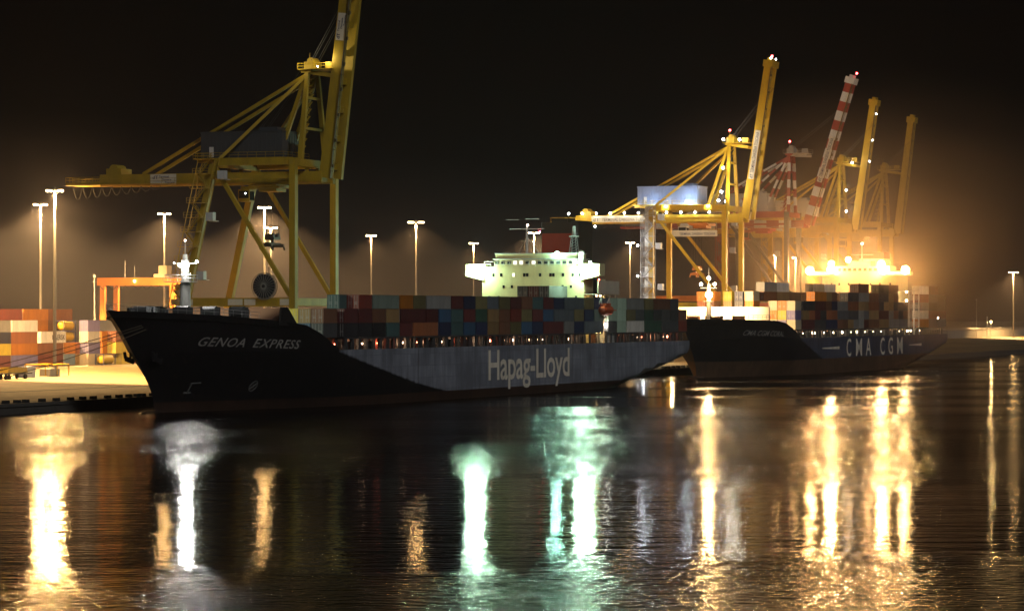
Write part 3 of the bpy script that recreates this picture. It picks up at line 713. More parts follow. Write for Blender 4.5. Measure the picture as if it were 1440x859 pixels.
# bright fronts of the bow bays
FRONT2 = [['white','orange','beige','white'],['violet','yellow','orange','violet'],['beige','violet','beige','tan']]
for k, t in enumerate((6.9, 4.35, 1.8)):
    for tr in range(3):
        c = FRONT2[k][tr]
        container(OFF-86, t, 12.5+HT*tr, 6.06, c, '%s container lit at the bow of the farther ship, %s tier, %s column' % (WORD.get(c,c), TIER[tr], ['left','middle','right'][k]), GC)
for tr, c in enumerate(('orange','dark green','orange','beige')):
    container(OFF-88.5, 12.9, 12.5+HT*tr, 6.06, c, '%s container in the lone lit column left of the farther bow stack, %s tier' % (WORD.get(c,c), TIER[tr]), GC)
for tr, c in enumerate(('black','black','dark grey','navy')):  # column of near-black and navy boxes
    container(OFF-85.5, 15.8, 12.5+HT*tr, 12.19, c, '%s long container left of the lone lit column, %s tier' % (WORD.get(c,c), TIER[tr]), GC)
for k, cols in enumerate((['white','white','tan','yellow'],['violet','violet','brown','orange'],['beige','tan','rust','orange'])):
    for tr, c in enumerate(cols):
        container(OFF-84, 20.4+k*2.6 + (0 if k == 0 else 2.4), 12.5+HT*(tr), 6.06, c, '%s container high behind the farther ship breakwater, %s tier, %s column' % (WORD.get(c,c), TIER[tr], ['right','middle','left'][k]), GC)
dark2 = ['brown','dark grey','rust','maroon','slate','brown','grey','dark grey','navy','tan']
hts = [3,4,4,3,4,5,4,5,5,3]
R2 = random.Random(3)
for k in range(10):
    for tr in range(hts[k]):
        c = R2.choice(dark2)
        if tr == 3 and k < 3: c = ['rust','orange','brown'][k]
        for h in ((0,1) if R2.random() < .45 else (2,)):
            if h == 2: container(OFF-82+12.0*k+6, 1.45, 12.5+HT*tr, 12.19, c, lab(c, tr, k, 'of long boxes on the farther ship'), GC)
            else: container(OFF-82+12.0*k+3+6.05*h, 1.45, 12.5+HT*tr, 6.06, c if h else R2.choice(dark2), 'short dark container on the farther ship, %s tier, %s half of %s stack' % (TIER[tr], ['fore','aft'][h], ORD[k]), GC)
for k in range(9):                                            # pale row standing behind, inner rows
    c = ['grey','white','beige','grey','beige','white','grey','slate','brown'][k]; c3 = ['rust','tan','brown','rust','grey','tan','brown','rust','tan'][k]
    for tr in ((3, 4) if k in (0,1,4,5,8) else (3,)):
        container(OFF-76+12.6*k, 12.5, 12.5+HT*tr, 12.19, c if tr == 4 else c3, '%s container in the farther ship inner row, %s tier, %s from bow' % (WORD.get(c,c) if tr == 4 else WORD.get(c3,c3), TIER[tr], ORD[k]), 'containers in the inner row of the farther ship')
for k in range(3):
    for tr in range(5 if k < 2 else 4):
        c = [['orange','white','slate','red','white'],['navy','maroon','black','dark grey','brown'],['slate','maroon','dark grey','black']][k][tr]
        container(OFF+60+12.2*k, 1.45, 12.5+HT*tr, 12.19, c, '%s container at the stern of the farther ship, %s tier, %s stack' % (WORD.get(c,c), TIER[tr], ORD[k]), 'containers at the stern of the farther ship')

# ================================================================== QUAY CRANES
def stripes(mb, a, b, w, h, n, w2=None, h2=None):
    a = Vector(a); b = Vector(b); w2 = w if w2 is None else w2; h2 = h if h2 is None else h2
    for k in range(n):
        f0, f1 = k/n, (k+1)/n
        mb.beam(a.lerp(b,f0), a.lerp(b,f1), w+(w2-w)*f0, h+(h2-h)*f0, k % 2, w+(w2-w)*f1, h+(h2-h)*f1)
def crane(label, s0, sp, gauge, land_top, boom_angle, boom_len, mats, signs=True, striped=False, detail=2, hinge=-4.0, house_mat=None, leg_mats=None, reel=True, bw=2.5, group='ship to shore gantry cranes'):
    zg = ground_z(37); H = 47.0-zg+1.5
    root = thing('quay_crane', label, 'crane', s0, 37, zg, group)
    M = mats; a = sp/2; zt = H                    # top of the portal frame
    lm = leg_mats or M; MX = [paint('pale crane steel', (.40,.36,.30), .55, .5)] if striped else M
    for sx in (-a, a):
        part('waterside_leg', MB().box(sx-.75,sx+.75,-.65,.65,1.6,zt), lm, root)
        m = MB(); m.beam((sx,gauge,1.6),(sx,land_top,zt-1),1.25,1.4,up=(0,1,.01)); part('landside_leg', m, lm, root)
        m = MB(); m.beam((sx,.3,zt-.6),(sx,land_top,zt-.6),1.0,1.5); m.beam((sx,.3,zt-3.8),(sx,land_top,zt-3.8),.5,.6); part('portal_beam', m, M, root)
        zb = 17.4; yb = gauge+(land_top-gauge)*(zb-1.6)/(zt-2.6)
        m = MB(); m.beam((sx,.6,zb),(sx,yb,zb),1.0,1.7); part('cross_beam', m, M, root)
        m = MB(); m.beam((sx,.7,zb+1.2),(sx,land_top-.3,zt-1.6),.8,.8); part('diagonal_brace', m, lm, root)
    for y, w in ((0,1.2),(gauge,1.2)):
        part('sill_beam', MB().box(-a-2,a+2,y-.6,y+.6,1.0,2.6), M, root)
    for y in (0, land_top):
        m = MB(); m.box(-a+.75,a-.75,y-.5,y+.5,zt-1.6,zt-.1)
        part('tie_beam', m, M, root)
        if y == 0: part('tie_beam', MB().box(-a+.75,a-.75,-.5,.5,16.6,18.2), M, root)
    for sx in (-a,a):
        for y in (0,gauge):
            bg = MB(); bg.box(sx-3.2,sx+3.2,y-.5,y+.5,.35,1.0)
            for k in (-2.6,-1.0,1.0,2.6): bg.tube((sx+k,y-.2,.36),(sx+k,y+.2,.36),.36,n=10)
            part('bogie', bg, dk_grey, root)
    # main girder and backreach
    zg0, zg1 = 44.9-zg-1.25, 44.9-zg+1.15; yend = 48.0
    gm = MB()
    for sx in (-2.8,2.8):
        if striped: stripes(gm, (sx,hinge,(zg0+zg1)/2), (sx,yend,(zg0+zg1)/2), 1.1, 2.3, 13)
        else: gm.box(sx-.55,sx+.55,hinge,yend,zg0,zg1)
    for y in (hinge+1, 4, 14, 24, 36, yend-.8): gm.box(-2.24,2.24,y-.4,y+.4,zg0+.3,zg1-.2)
    gm.box(-3.6,3.6,yend,yend+8,zg0+.2,zg0+.8); 
    part('main_girder', gm, M, root)
    hg = MB()
    for sx in (-2.8,2.8):
        for y in (.4, land_top): hg.box(sx-.3,sx+.3,y-.3,y+.3,zg1,zt-1.3)
    part('girder_hangers', hg, MX, root)
    gw = MB(); gw.box(-4.3,-3.38,hinge,yend+6,zg0+.25,zg0+.35); gw.rail([(-4.28,hinge,zg0+.35),(-4.28,yend+6,zg0+.35)],1.1,3.0,.04)
    gw.rail([(3.6,yend,zg0+.8),(3.6,yend+8,zg0+.8),(-3.6,yend+8,zg0+.8),(-3.6,yend,zg0+.8)],1.1,1.5,.05)
    gw.box(-2.4,2.4,yend-4.5,yend-1,zg1,zg1+1.3); gw.tube((-2,yend-2.5,zg1+1.2),(2,yend-2.5,zg1+1.2),1.0,n=10)
    part('girder_walkway', gw, MX, root)
    # boom
    ca, sa = math.cos(boom_angle), math.sin(boom_angle); hp = Vector((0,hinge-.6,zg0+1.0))
    D = Vector((0,-ca,sa)); Q = Vector((0,sa,ca))
    bm_ = MB()
    for sx in (-bw,bw):
        A = hp+Vector((sx,0,0)); B_ = A+D*boom_len
        if striped: stripes(bm_, A, B_, 1.1, 2.6, 15, 1.0, 2.3)
        else: bm_.beam(A, B_, 1.1, 2.7, 0, 1.0, 2.2)
    for k in range(8):
        p = hp+D*(boom_len*(k+.4)/8); bm_.beam(p+Vector((.55-bw,0,0)), p+Vector((bw-.55,0,0)), .7, 1.2, k % 2 if striped else 0)
    tip = hp+D*boom_len
    part('boom', bm_, M, root)
    tm = MB(); tm.beam(tip-D*.2, tip+D*1.8, bw*2+1.4, 3.0, up=Q); tm.beam(tip+D*1.8, tip+D*2.6, bw*2, 1.2, up=Q)
    part('boom_head', tm, white_p if striped else M, root)
    bw_ = MB()
    for k in range(int(boom_len/2.2)):
        p = hp+D*(k*2.2+1.5)+Vector((-bw-.55,0,0)); bw_.beam(p-Q*1.3-Vector((.5,0,0)), p-Q*1.9-Vector((.5,0,0)), .12)
    bw_.beam(hp-Q*1.85+Vector((-bw-1.0,0,0)), tip-Q*1.7+Vector((-bw-1.0,0,0)), .1); bw_.beam(hp-Q*1.3+Vector((-bw-.7,0,0)), tip-Q*1.2+Vector((-bw-.7,0,0)), .7, .1)
    for k in range(9):
        p = hp+D*(boom_len*(k+.5)/9)-Q*1.45+Vector((-bw-.5,0,0)); bw_.beam(p-D*.35, p+D*.35, .5, .5)
    part('boom_walkway', bw_, paint('boom walkway paint', (.16,.12,.05), .6, .3), root)
    # A-frame
    za = 66.6-zg; am = MB(); ap = {}
    for sx in (-1,1):
        top = Vector((sx*2.4,.4,za)); ap[sx] = top
        if striped:
            stripes(am, (sx*a*.6,.2,zt-.3), top, .9, .9, 7); stripes(am, (sx*2.8,9.0,zt-.3), top, .7, .7, 7)
        else:
            am.beam((sx*a*.62,.2,zt-.3), top, 1.0, 1.0, 0, .8, .8); am.beam((sx*2.8,7.0,zt-.3), top, .8, .8)
    for f in (.35,.7): am.beam(Vector((-a*.62,.2,zt)).lerp(ap[-1],f), Vector((a*.62,.2,zt)).lerp(ap[1],f), .5)
    am.box(-3.0,3.0,-.6,1.6,za-.3,za+.3)
    part('mast_frame', am, M, root)
    lad = MB()
    for k in range(12): 
        z = zt+k*(za-zt)/12; f = k/12; y = 3.6-3*f
        lad.box(-1.0,1.0,y-.5,y+.5,z,z+.1); lad.beam((-.9,y-.6,z),(.9,y-.9,z+1.5),.5,.1); lad.rail([(-1,y-.5,z+.1),(1,y-.5,z+.1)],1.0,1,.04)
    part('mast_ladder', lad, dk_grey if detail > 1 and not striped else M, root)
    tp = MB(); tp.box(-3.4,3.4,-5.6,2.2,za+.3,za+.45); tp.rail([(-3.4,-5.6,za+.45),(-3.4,2.2,za+.45)],1.1,1.4,.05); tp.rail([(3.4,-5.6,za+.45),(3.4,2.2,za+.45)],1.1,1.4,.05)
    tp.box(-2.0,2.0,-.8,1.4,za+.45,za+2.0); tp.tube((-1.5,.2,za+2.1),(1.5,.2,za+2.1),.8,n=10); tp.box(-2.4,-1.6,-5.4,-3.6,za+.45,za+1.8); tp.tube((0,1,za+2),(0,1,za+4),.06,n=4)
    for sx in (-1,1): tp.beam((sx*2.4,0,za-.2),(sx*2.4,-5.4,za-1.0 if not striped else za-.4),.5,.8)
    part('mast_head', tp, MX, root)
    # backstays
    for sx in (-1,1):
        for end, w in ((Vector((sx*2.8,yend-10,zg1)),.62),(Vector((sx*a*.95,land_top-1,zt)),.62)):
            m = MB()
            if striped: stripes(m, end, ap[sx]-Vector((0,0,.6)), w, w, 9)
            else: m.beam(ap[sx]-Vector((0,0,.6)), end, w, w)
            part('backstay', m, M, root)
    rp = MB()
    for sx in (-2.0,-1.0,1.0,2.0): rp.tube((sx,-.2,za+2.2), tip-D*6+Vector((sx,0,0))-Q*1.4, .05, n=4, caps=False); rp.tube((sx,.6,za+2.2),(sx,12,54.4-zg),.04,n=4,caps=False)
    part('hoist_ropes', rp, dk_grey, root)
    # machinery house
    y0, y1 = land_top-13.0, land_top+5.5
    hm = MB(); hm.box(-5,5,y0,y1,49.0-zg,54.2-zg)
    for k in range(18): yy = y0+.5+k*(y1-y0-1)/17; hm.box(-5.06,-5,yy-.1,yy+.1,49.2-zg,54.0-zg)
    for k in range(9): xx = -4.6+k*1.15; hm.box(xx-.1,xx+.1,y0-.06,y0,49.2-zg,54.0-zg)
    hm.box(-5.15,5.15,y0-.15,y1+.15,54.2-zg,54.45-zg); hm.box(-3,2,y0+2,y0+6,54.45-zg,55.3-zg)
    mh = part('machinery_house', hm, house_mat or paint('dark house cladding', (.055,.06,.07), .5, .4), root)
    part('house_door', MB().box(-5.12,-5.07,y1-3,y1-2,49.2-zg,51.3-zg), white_p, mh)
    hf = MB(); hf.box(-6.2,6.2,y0-1,y1+1.2,48.7-zg,48.95-zg); hf.rail([(-6.2,y0-1,48.95-zg),(-6.2,y1+1.2,48.95-zg),(6.2,y1+1.2,48.95-zg)],1.1,2.0,.045); hf.rail([(-6.2,y0-1,48.95-zg),(6.2,y0-1,48.95-zg)],1.1,2.0,.045)
    for sx in (-4.5,4.5): hf.beam((sx,y0,48.4-zg),(sx,y1+1,48.4-zg),.5,.6)
    part('house_platform', hf, MX, root)
    # trolley and cab
    ty = 9.5
    tr = MB(); tr.box(-3.4,3.4,ty-3,ty+3,zg0-.9,zg0-.2); tr.box(-2.4,2.4,ty-2,ty+2,zg0-1.6,zg0-.9); tr.tube((-2,ty,zg0-.6),(2,ty,zg0-.6),1.0,n=10); tr.box(-4.6,-3.4,ty-3,ty+3,zg0-.5,zg0-.2)
    part('trolley', tr, orange_p if detail > 1 else M, root)
    cb = MB(); cb.box(-2.2,.2,ty+4.2,ty+6.8,zg0-3.6,zg0-1.1); cb.box(-1.8,-.2,ty+3,ty+6.4,zg0-1.1,zg0-.5)
    cab = part('operator_cab', cb, white_p if detail > 1 else M, root); part('window', MB().box(-2.26,-2.2,ty+4.4,ty+6.6,zg0-2.9,zg0-1.4), glass, cab); part('window', MB().box(-2.0,0,ty+4.14,ty+4.2,zg0-3.3,zg0-1.5), glass, cab)
    # festoon loops below the backreach
    fe = MB()
    for k in range(9):
        ya = yend+6-k*2.3; pts = [(-3.9,ya-2.2*i/8, zg0-.2-(2.6-.22*k)*(1-((i-4)/4)**2)) for i in range(9)]; fe.path(pts,.07,4)
    part('cable_festoon', fe, rubber, root)
    # stair tower on the near landside leg
    st = MB(); sx = -a-1.9; yo = lambda z: gauge+(land_top-gauge)*(z-1.6)/(zt-2.6)
    nfl = 15; dz = (zt+1-3)/nfl
    for k in range(nfl):
        z0 = 2+k*dz; z1_ = z0+dz; yc = yo(z0)+.4; f = 1 if k % 2 else -1
        st.beam((sx,yc-1.3*f,z0),(sx,yc+1.3*f,z1_),.8,.08); st.rail([(sx-.45,yc-1.3*f,z0),(sx-.45,yc+1.3*f,z1_)],1.0,.9,.05)
        st.box(sx-1.0,sx+1.2,yc-1.9,yc+1.9,z1_-.1,z1_); st.rail([(sx-1.0,yc-1.9,z1_),(sx-1.0,yc+1.9,z1_)],1.0,1.3,.05)
        for sy in (-1.9,1.9):
            for ex in (-1.0,1.0): st.tube((sx+ex,yc+sy,z0),(sx+ex,yo(z1_)+.4+sy,z1_),.10,n=5,caps=False)
    part('stair_tower', st, galv if detail > 1 else M, root)
    if detail > 1: part('cable_duct', MB().box(sx+1.3,sx+1.7,gauge-.5,gauge+1.9,2,zt), white_p, root)
    if reel:
        rl = MB(); c = Vector((-a-1.1,6.0,20.6))
        n = 28
        for r0, r1 in ((2.75,2.6),(.7,0.0)):
            for k in range(n):
                t0, t1 = 2*math.pi*k/n, 2*math.pi*(k+1)/n
                for x0_ in (-.45,.45):
                    q = [(c.x+x0_,c.y+r*math.cos(t),c.z+r*math.sin(t)) for r,t in ((r0,t0),(r0,t1),(r1,t1),(r1,t0))]
                    rl.add(q, [(0,1,2,3)] if r1 > 0 else [(0,1,2)])
        for k in range(24):
            t0 = 2*math.pi*k/24
            for x0_ in (-.45,.45): rl.beam((c.x+x0_,c.y+.5*math.cos(t0),c.z+.5*math.sin(t0)),(c.x+x0_,c.y+2.7*math.cos(t0),c.z+2.7*math.sin(t0)),.07)
        ro = part('cable_reel', rl, paint('reel grey', (.20,.20,.19), .5, .3), root)
        wm = MB(); wm.tube((c.x-.35,c.y,c.z),(c.x+.35,c.y,c.z),2.45,n=28); wm.tube((c.x-.6,c.y,c.z),(c.x+1.2,c.y,c.z),.35,n=10); part('wound_cable', wm, rubber, ro)
    # operator platforms / electrical boxes
    for z, dy in ((9,2.6),(22,3.4),(34,2.8),(42.5,3.5)): part('equipment_box', MB().box(-a-2.8,-a-1.4,yo(z)-dy-1.0,yo(z)-dy+.6,z,z+1.7).box(-a-1.4,-a,yo(z)-dy-1.0,yo(z)-dy+.6,z-.15,z), lt_grey, root)
    if signs:
        fx = -2.8-.62
        def sign(y_left, y_right, z0, z1, rows, xs=fx, sz=None):
            so = part('sign_panel', MB().box(xs-.05,xs,y_right,y_left,z0,z1), sign_white, root)
            for (txt, yo_, zo_, size, wd) in rows:
                lettering('lettering', txt, size, lambda q, b, yo_=yo_, zo_=zo_: (xs-.07, yo_-q, zo_+b), navy_letter, so, width=wd, offset=.01)
            return so
        if signs == 'long':
            sign(yend-5, yend-25, zg0+.25, zg1-.2, [('TERMINAL DARSENA TOSCANA', yend-8.3, zg0+.65, 1.35, 15.8), ('dT', yend-5.5, zg0+.7, 1.3, 2.0)])
            sign(land_top-6, land_top-20, zg0-4.2, zg0-2.4, [('TERMINAL DARSENA TOSCANA', land_top-8.4, zg0-3.8, 1.0, 11)], xs=-a+1.0)
        elif signs == 'block':
            sign(yend-12, yend-18, zg0+.1, zg1-.1, [('dT', yend-12.5, zg0+1.3, .95, 1.3), ('Terminal', yend-14.0, zg0+1.55, .62, 2.3), ('Darsena', yend-14.7, zg0+.95, .62, 2.2), ('Toscana', yend-15.4, zg0+.35, .62, 2.2)])
        if signs == 'long' or signs == 'boom':
            l0, l1 = (.26, .58) if signs == 'long' else (.30, .62)
            P0 = hp+D*(boom_len*l0)+Vector((-bw-.62,0,0)); Ls = boom_len*(l1-l0)
            so = MB(); so.beam(P0, P0+D*Ls, 1.65, .06, up=Vector((1,0,0))); so = part('sign_panel', so, sign_white, root)
            P1 = P0+Vector((-.05,0,0))
            lettering('lettering', 'TERMINAL DARSENA TOSCANA', 1.35, lambda q, b: tuple(P1+D*(q+1.9)+Q*(b-.45)), navy_letter, so, width=Ls-2.4, offset=.012)
            lettering('lettering', 'dT', 1.2, lambda q, b: tuple(P1+D*(q+.2)+Q*(b-.4)), navy_letter, so, width=1.3, offset=.02)
        elif signs == 'block':
            P0 = hp+D*(boom_len*.60)+Vector((-bw-.62,0,0)); so = MB(); so.beam(P0, P0+D*5.6, 1.9, .06, up=Vector((1,0,0))); so = part('sign_panel', so, sign_white, root)
            P1 = P0+Vector((-.05,0,0))
            lettering('lettering', 'dT', .95, lambda q, b: tuple(P1+D*(q+.3)+Q*(b+.1)), navy_letter, so, width=1.1, offset=.02)
            for i, w in enumerate(('Terminal','Darsena','Toscana')):
                lettering('lettering', w, .6, lambda q, b, i=i: tuple(P1+D*(q+1.8+i*.6)+Q*(b+.35-.6*i)), navy_letter, so, width=2.2, offset=.01)
            for ya, yb in ((gauge-.5, gauge-5.5),(14.5,11.2),(10.8,8.3),(2.8,.6)):
                sign(ya, yb, 16.75, 18.0, [], xs=-a-.56)
    return root, dict(a=a, zt=zt, za=za, zg0=zg0, zg1=zg1, yend=yend, hp=hp, D=D, Q=Q, tip=tip, y0=y0, y1=y1, zg=zg, boom=boom_len)
def spreader(label, s, t, z, ztop, mat):
    r = thing('spreader', label, 'spreader', s, t, z, 'spreaders hanging from the cranes')
    m = MB(); m.box(-3.2,3.2,-.5,.5,.0,.5); m.box(-3.2,-2.7,-1.25,1.25,-.4,.3); m.box(2.7,3.2,-1.25,1.25,-.4,.3); part('frame', m, mat, r)
    m = MB(); m.box(-1.6,1.6,-1.1,1.1,1.1,1.7)
    for x in (-1.2,1.2): m.tube((x,-.9,1.9),(x,.9,1.9),.55,n=10)
    m.box(-.3,.3,-.3,.3,.5,1.1); part('headblock', m, mat, r)
    m = MB()
    for x in (-1.2,1.2):
        for y in (-.9,.9): m.tube((x,y,2),(x,y,ztop-z),.04,n=4,caps=False)
    part('hoist_ropes', m, dk_grey, r)
    for x in (-3,3):
        for y in (-1.2,1.2): part('flipper', MB().beam((x,y,-.3),(x*1.02,y*1.12,-1.0),.3), mat, r)

YD = [yellow_dim]; Y = [yellow]; RW = [red_p, white_p]
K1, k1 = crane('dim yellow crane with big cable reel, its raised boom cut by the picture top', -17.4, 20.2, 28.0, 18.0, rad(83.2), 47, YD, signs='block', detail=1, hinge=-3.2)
spreader('dark spreader hanging between the legs of the nearest crane', -17.4, 37+9.5, 31.0, 43, dk_grey)
bulb(K1, (-4.6, 13.5, k1['zg0']-2.0), .14, COOL, 30, 'lamp')
# worklights at the top of the nearest crane
bulb(K1, (-2.6,-2.0,k1['za']+.9), .16, WHITE, 30, 'lamp'); point(K1, (-3.6,-4.2,k1['za']+2.6), 900, (1,.85,.5), .2); point(K1, (-4.5,1.5,k1['za']+1.5), 260, (1,.85,.5), .2)
K2, k2 = crane('bright yellow crane with white stair tower, rows of lamps and lit blue machinery house', 279.5, 17, 22.5, 22.5, rad(81.2), 45, Y, signs='long', reel=False,
               house_mat=paint('pale blue house cladding', (.24,.32,.52), .5, .3))
spreader('orange spreader hanging under the brightly lit yellow crane', 279.5, 37+11, 28.5, 43, orange_p)
zc = k2['zg1']
for k in range(12):
    y = k2['yend']+2-k*4.4; bulb(K2, (-4.2,y,zc+.6), .30, COOL, 60, 'floodlight')
for k in range(5): bulb(K2, (-4.2,k2['yend']+4-k*2.6,k2['zg0']-.9), .28, COOL, 45, 'floodlight')
for k in range(4): bulb(K2, (-a_ if False else -12.0, 25.6, 8+9*k), .30, WHITE, 60, 'floodlight')
for z, y in ((k2['za']+1.2,-3),(k2['za']+1.4,2),(k2['za']-7,2.0),(k2['za']-14,2.6),(k2['zt']+1.5,3.5),(k2['zt']+1.2,1.2)): bulb(K2, (-3.2,y,z), .36, COOL, 60, 'floodlight')
for z, y, w in ((k2['za']+2.2,-3.5,1500),(k2['za']-6,-1.5,1200),(k2['za']-12,-1.5,1200),(k2['zt']+4,-1.5,1500)): point(K2, (-6.0,y,z), w, (1,.93,.75), .3)
bulb(K2, (0,1,k2['za']+4.2), .3, (1,.05,.05), 50, 'warning_light'); bulb(K2, tuple(k2['tip']+k2['D']*3.2), .3, (1,.05,.05), 50, 'warning_light')
for dx in (-2.6, 2.4): bulb(K2, tuple(k2['tip']+k2['D']*2.4+Vector((dx,-.5,0))), .26, COOL, 45, 'floodlight')
for y, w in ((k2['y0']+2,2600),(k2['y1']-5,1100)): point(K2, (-8.2,y,48.9-k2['zg']), w, (.70,.85,1), .3)
for y in (k2['yend']-4,k2['yend']-18,18,5): spot(K2, (-9.5,y,zc+2.5), 2000, (1,.90,.66), 120, .5, .4, (1,0,-.45))
for k in range(4): point(K2, (-14.6, 23.0, 7+10*k), 900, COOL, .3)
for sx, y in ((-9.6,-1.6),(7.6,-1.6),(7.6,21)): point(K2, (sx-1.0,y,8.5), 5200, (1,.72,.34), .3); bulb(K2, (sx-.3,y-.1,8.0), .22, AMBER, 40, 'leg_or_fill_lamp')
K3, k3 = crane('red and white striped crane with its boom leaning far back over the farther ship', 344, 14, 20, 20, rad(72.8), 46, RW, bw=1.7, signs='boom', striped=True, reel=False, hinge=-4.5, detail=1,
               house_mat=paint('silver house cladding', (.50,.47,.42), .45, .3), leg_mats=[dk_grey])
bulb(K3, (0,1,k3['za']+4.2), .3, (1,.05,.05), 50, 'warning_light'); bulb(K3, tuple(k3['tip']+k3['D']*3.4-k3['Q']), .3, (1,.05,.05), 50, 'warning_light')
for sx in (-7,7): point(K3, (sx-2.2,-1.8,10.0), 5200, (1,.85,.6), .3); bulb(K3, (sx-1.0,-1.0,9.0), .2, WHITE, 40, 'leg_or_fill_lamp')
spot(K3, (-9.6,-1.6,17.2), 4200, (1,.78,.45), 100, .6, .4, (.5,.1,1)); bulb(K3, (-9.2,-1.2,17.0), .25, (1,.8,.5), 40, 'leg_or_fill_lamp')  # added spot and bulb, standing in for light from the ship's lamps
K4, k4 = crane('hazy yellow crane with a nearly upright boom just right of the striped crane', 405, 17, 22.5, 22.5, rad(81.6), 41.5, Y, bw=1.5, signs=False, reel=False, detail=1, house_mat=paint('silver house cladding', (.5,.47,.42), .45, .3))
for z, y in ((k4['za'],-4),(k4['za']-9,-2),(k4['za']-16,-2)): bulb(K4, (-3.2,y,z), .3, COOL, 45, 'floodlight'); point(K4, (-6,y-1,z+1), 700, (1,.93,.75), .3)
for f in (.55,.72,.93): bulb(K4, tuple(k4['hp']+k4['D']*k4['boom']*f+k4['Q']*2.0*-1+Vector((-3.3,0,0))), .25, COOL, 40, 'floodlight')
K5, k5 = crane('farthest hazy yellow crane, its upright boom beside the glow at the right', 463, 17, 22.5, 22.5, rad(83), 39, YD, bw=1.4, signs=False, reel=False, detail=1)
for K_, kk in ((K4,k4),(K5,k5)): spot(K_, (-11.4,-1.8,17.2), 12000, (1,.62,.24), 100, .6, .4, (.5,.12,1)); bulb(K_, (-10.6,-1.4,17.0), .25, AMBER, 40, 'leg_or_fill_lamp')  # upward spots and their bulbs added to brighten both rear cranes

# yard gantry
yg = thing('yard_gantry_crane', 'small orange gantry crane standing over the container yard behind the bow', 'crane', 179, 170, 4.2)
for y in (0, 22):
    for x in (0, 8):
        part('leg', MB().box(x-.6,x+.6,y-.7,y+.7,.8,20.5), orange_p, yg)
    part('bogie', MB().box(-2,10,y-.5,y+.5,.1,1.2), dk_grey, yg)
m = MB()
for x in (0,8): m.box(x-.6,x+.6,-1.6,23.6,20.5,22.7)
for y in (-1,23): m.box(.6,7.4,y-.5,y+.5,20.8,22.3)
part('girder', m, orange_p, yg)
m = MB()
for k in range(8):
    ya = 1+k*2.7; m.path([(-.9, ya+2.6*i/6, 20.5-1.1*(1-((i-3)/3)**2)) for i in range(7)], .08, 4)
part('cable_festoon', m, rubber, yg)
m = MB().box(-1,9,2,5.5,22.7,23.7); m.box(1,4,2.4,5,23.7,26.1); part('trolley', m, paint('gantry box', (.55,.48,.30), .5, .2), yg)
m = MB().box(-.5,2.5,-.5,1.8,5,7.2); part('cabin', m, orange_p, yg)
m = MB(); m.tube((0,15,22.7),(0,15,27.5),.1,n=5); m.tube((0,12,22.7),(0,12,26),.06,n=5); part('aerial', m, galv, yg)
bulb(yg, (-1.0,11.5,21.7), .35, AMBER, 30, 'lamp'); spot(yg, (-15,4,27), 26000, (1,.60,.24), 90, .5, .5, (.72,.35,-.5))  # the spot hangs free, added to brighten the gantry
yg2 = thing('yard_gantry_crane', 'long low orange gantry girder seen behind the stair tower of the bright crane', 'crane', 420, 95, ground_z(95))
part('girder', MB().box(-1,1,-6,12,17.6,19.6), orange_p, yg2)
for y in (-5,11): part('leg', MB().box(-.7,.7,y-.6,y+.6,0,17.6), orange_p, yg2)

# ================================================================== LIGHT MASTS
MAST_HEAD = 46.0
MASTK = 16.5
_lm = {}
def lamp_mesh():
    if 'l' not in _lm:
        mb = MB(); mb.box(-.36,.36,-.26,.26,.06,.3); mb.ball((0,-.05,-.08),.33,8,5,1,.75)
        _lm['l'] = mb.mesh('floodlight', [mast_m, glow('sodium floodlight', (1,.70,.36), 60)])
    return _lm['l']
def mast(x, y, label, ztop=MAST_HEAD, power=100000, w=3.1, n=5, col=NA, angle=134, side=0, spill=6000, tilt=0):
    p = (440-y)/(ztop-HC); X = (x-720)/p; d = 4400/p
    rel = Vector((X,d,0))-O0; t = rel.dot(N); zb = ground_z(t)
    r = tag(link('light_mast', None, None, (X,d,zb), 0), label, 'light mast', 'tall floodlight masts in the port')
    h = ztop-zb
    pm = MB(); pm.tube((0,0,.0),(0,0,h*.5),.42,.34,n=10,caps=False); pm.tube((0,0,h*.5),(0,0,h+.4),.34,.2,n=10); pm.box(-.9,.9,-.9,.9,0,.35)
    part('pole', pm, mast_m, r)
    hd = MB(); hd.box(-w/2,w/2,-.08,.08,h-.0,h+.12); hd.tube((0,0,h-.4),(0,0,h-.2),.8,n=12); hd.box(-.12,.12,-w/2*.5,w/2*.5,h-.1,h+.12)
    part('head_frame', hd, mast_m, r)
    for k in range(n):
        xx = -w/2+w*k/(n-1)
        if side and abs(xx) < .5: continue
        link('floodlight', lamp_mesh(), r, (xx, 0, h-.3))
    so_ = spot(r, (0,-.2,h-1.0), power*MASTK, col, angle, .18, 1.2); so_.rotation_euler = (rad(tilt), 0, 0)
    point(r, (0,-.5,h-2.8), spill, col, .8)
    return r
mast(57,286,'floodlight mast left of the tallest one, its foot behind the yard containers', power=95000, spill=46000)
mast(77,266,'tallest floodlight mast at the left, its pole in front of the yard containers', ztop=43.5, power=58000, spill=60000, tilt=24)
mast(-140,262,'unseen floodlight mast added beyond the left edge to light the apron', ztop=47, power=66000, spill=9000, angle=160)  # out of view, added so the apron is lit evenly
mast(231,299,'floodlight mast rising behind the small orange yard gantry', power=70000)
mast(372,290,'bright floodlight mast seen between the legs of the nearest crane', power=110000)
mast(381,319,'fainter lower floodlight mast close beside another inside the nearest crane', power=50000, w=3.6, n=5)
mast(522,330,'floodlight mast just right of the nearest crane', power=20000)
mast(585,311,'floodlight mast with two separate lamp groups midway between crane and bridge', power=26000, w=4.4, n=8, side=1)
mast(666,341,'small floodlight mast standing behind the left bridge wing', power=22000)
mast(751,326,'floodlight mast half hidden by the red funnel', power=60000, w=3.4, n=5)
mast(886,340,'floodlight mast left of the white stair tower of the bright crane', power=30000)
mast(1425,382,'lone floodlight mast at the far right edge', ztop=39, power=60000, w=4.4)
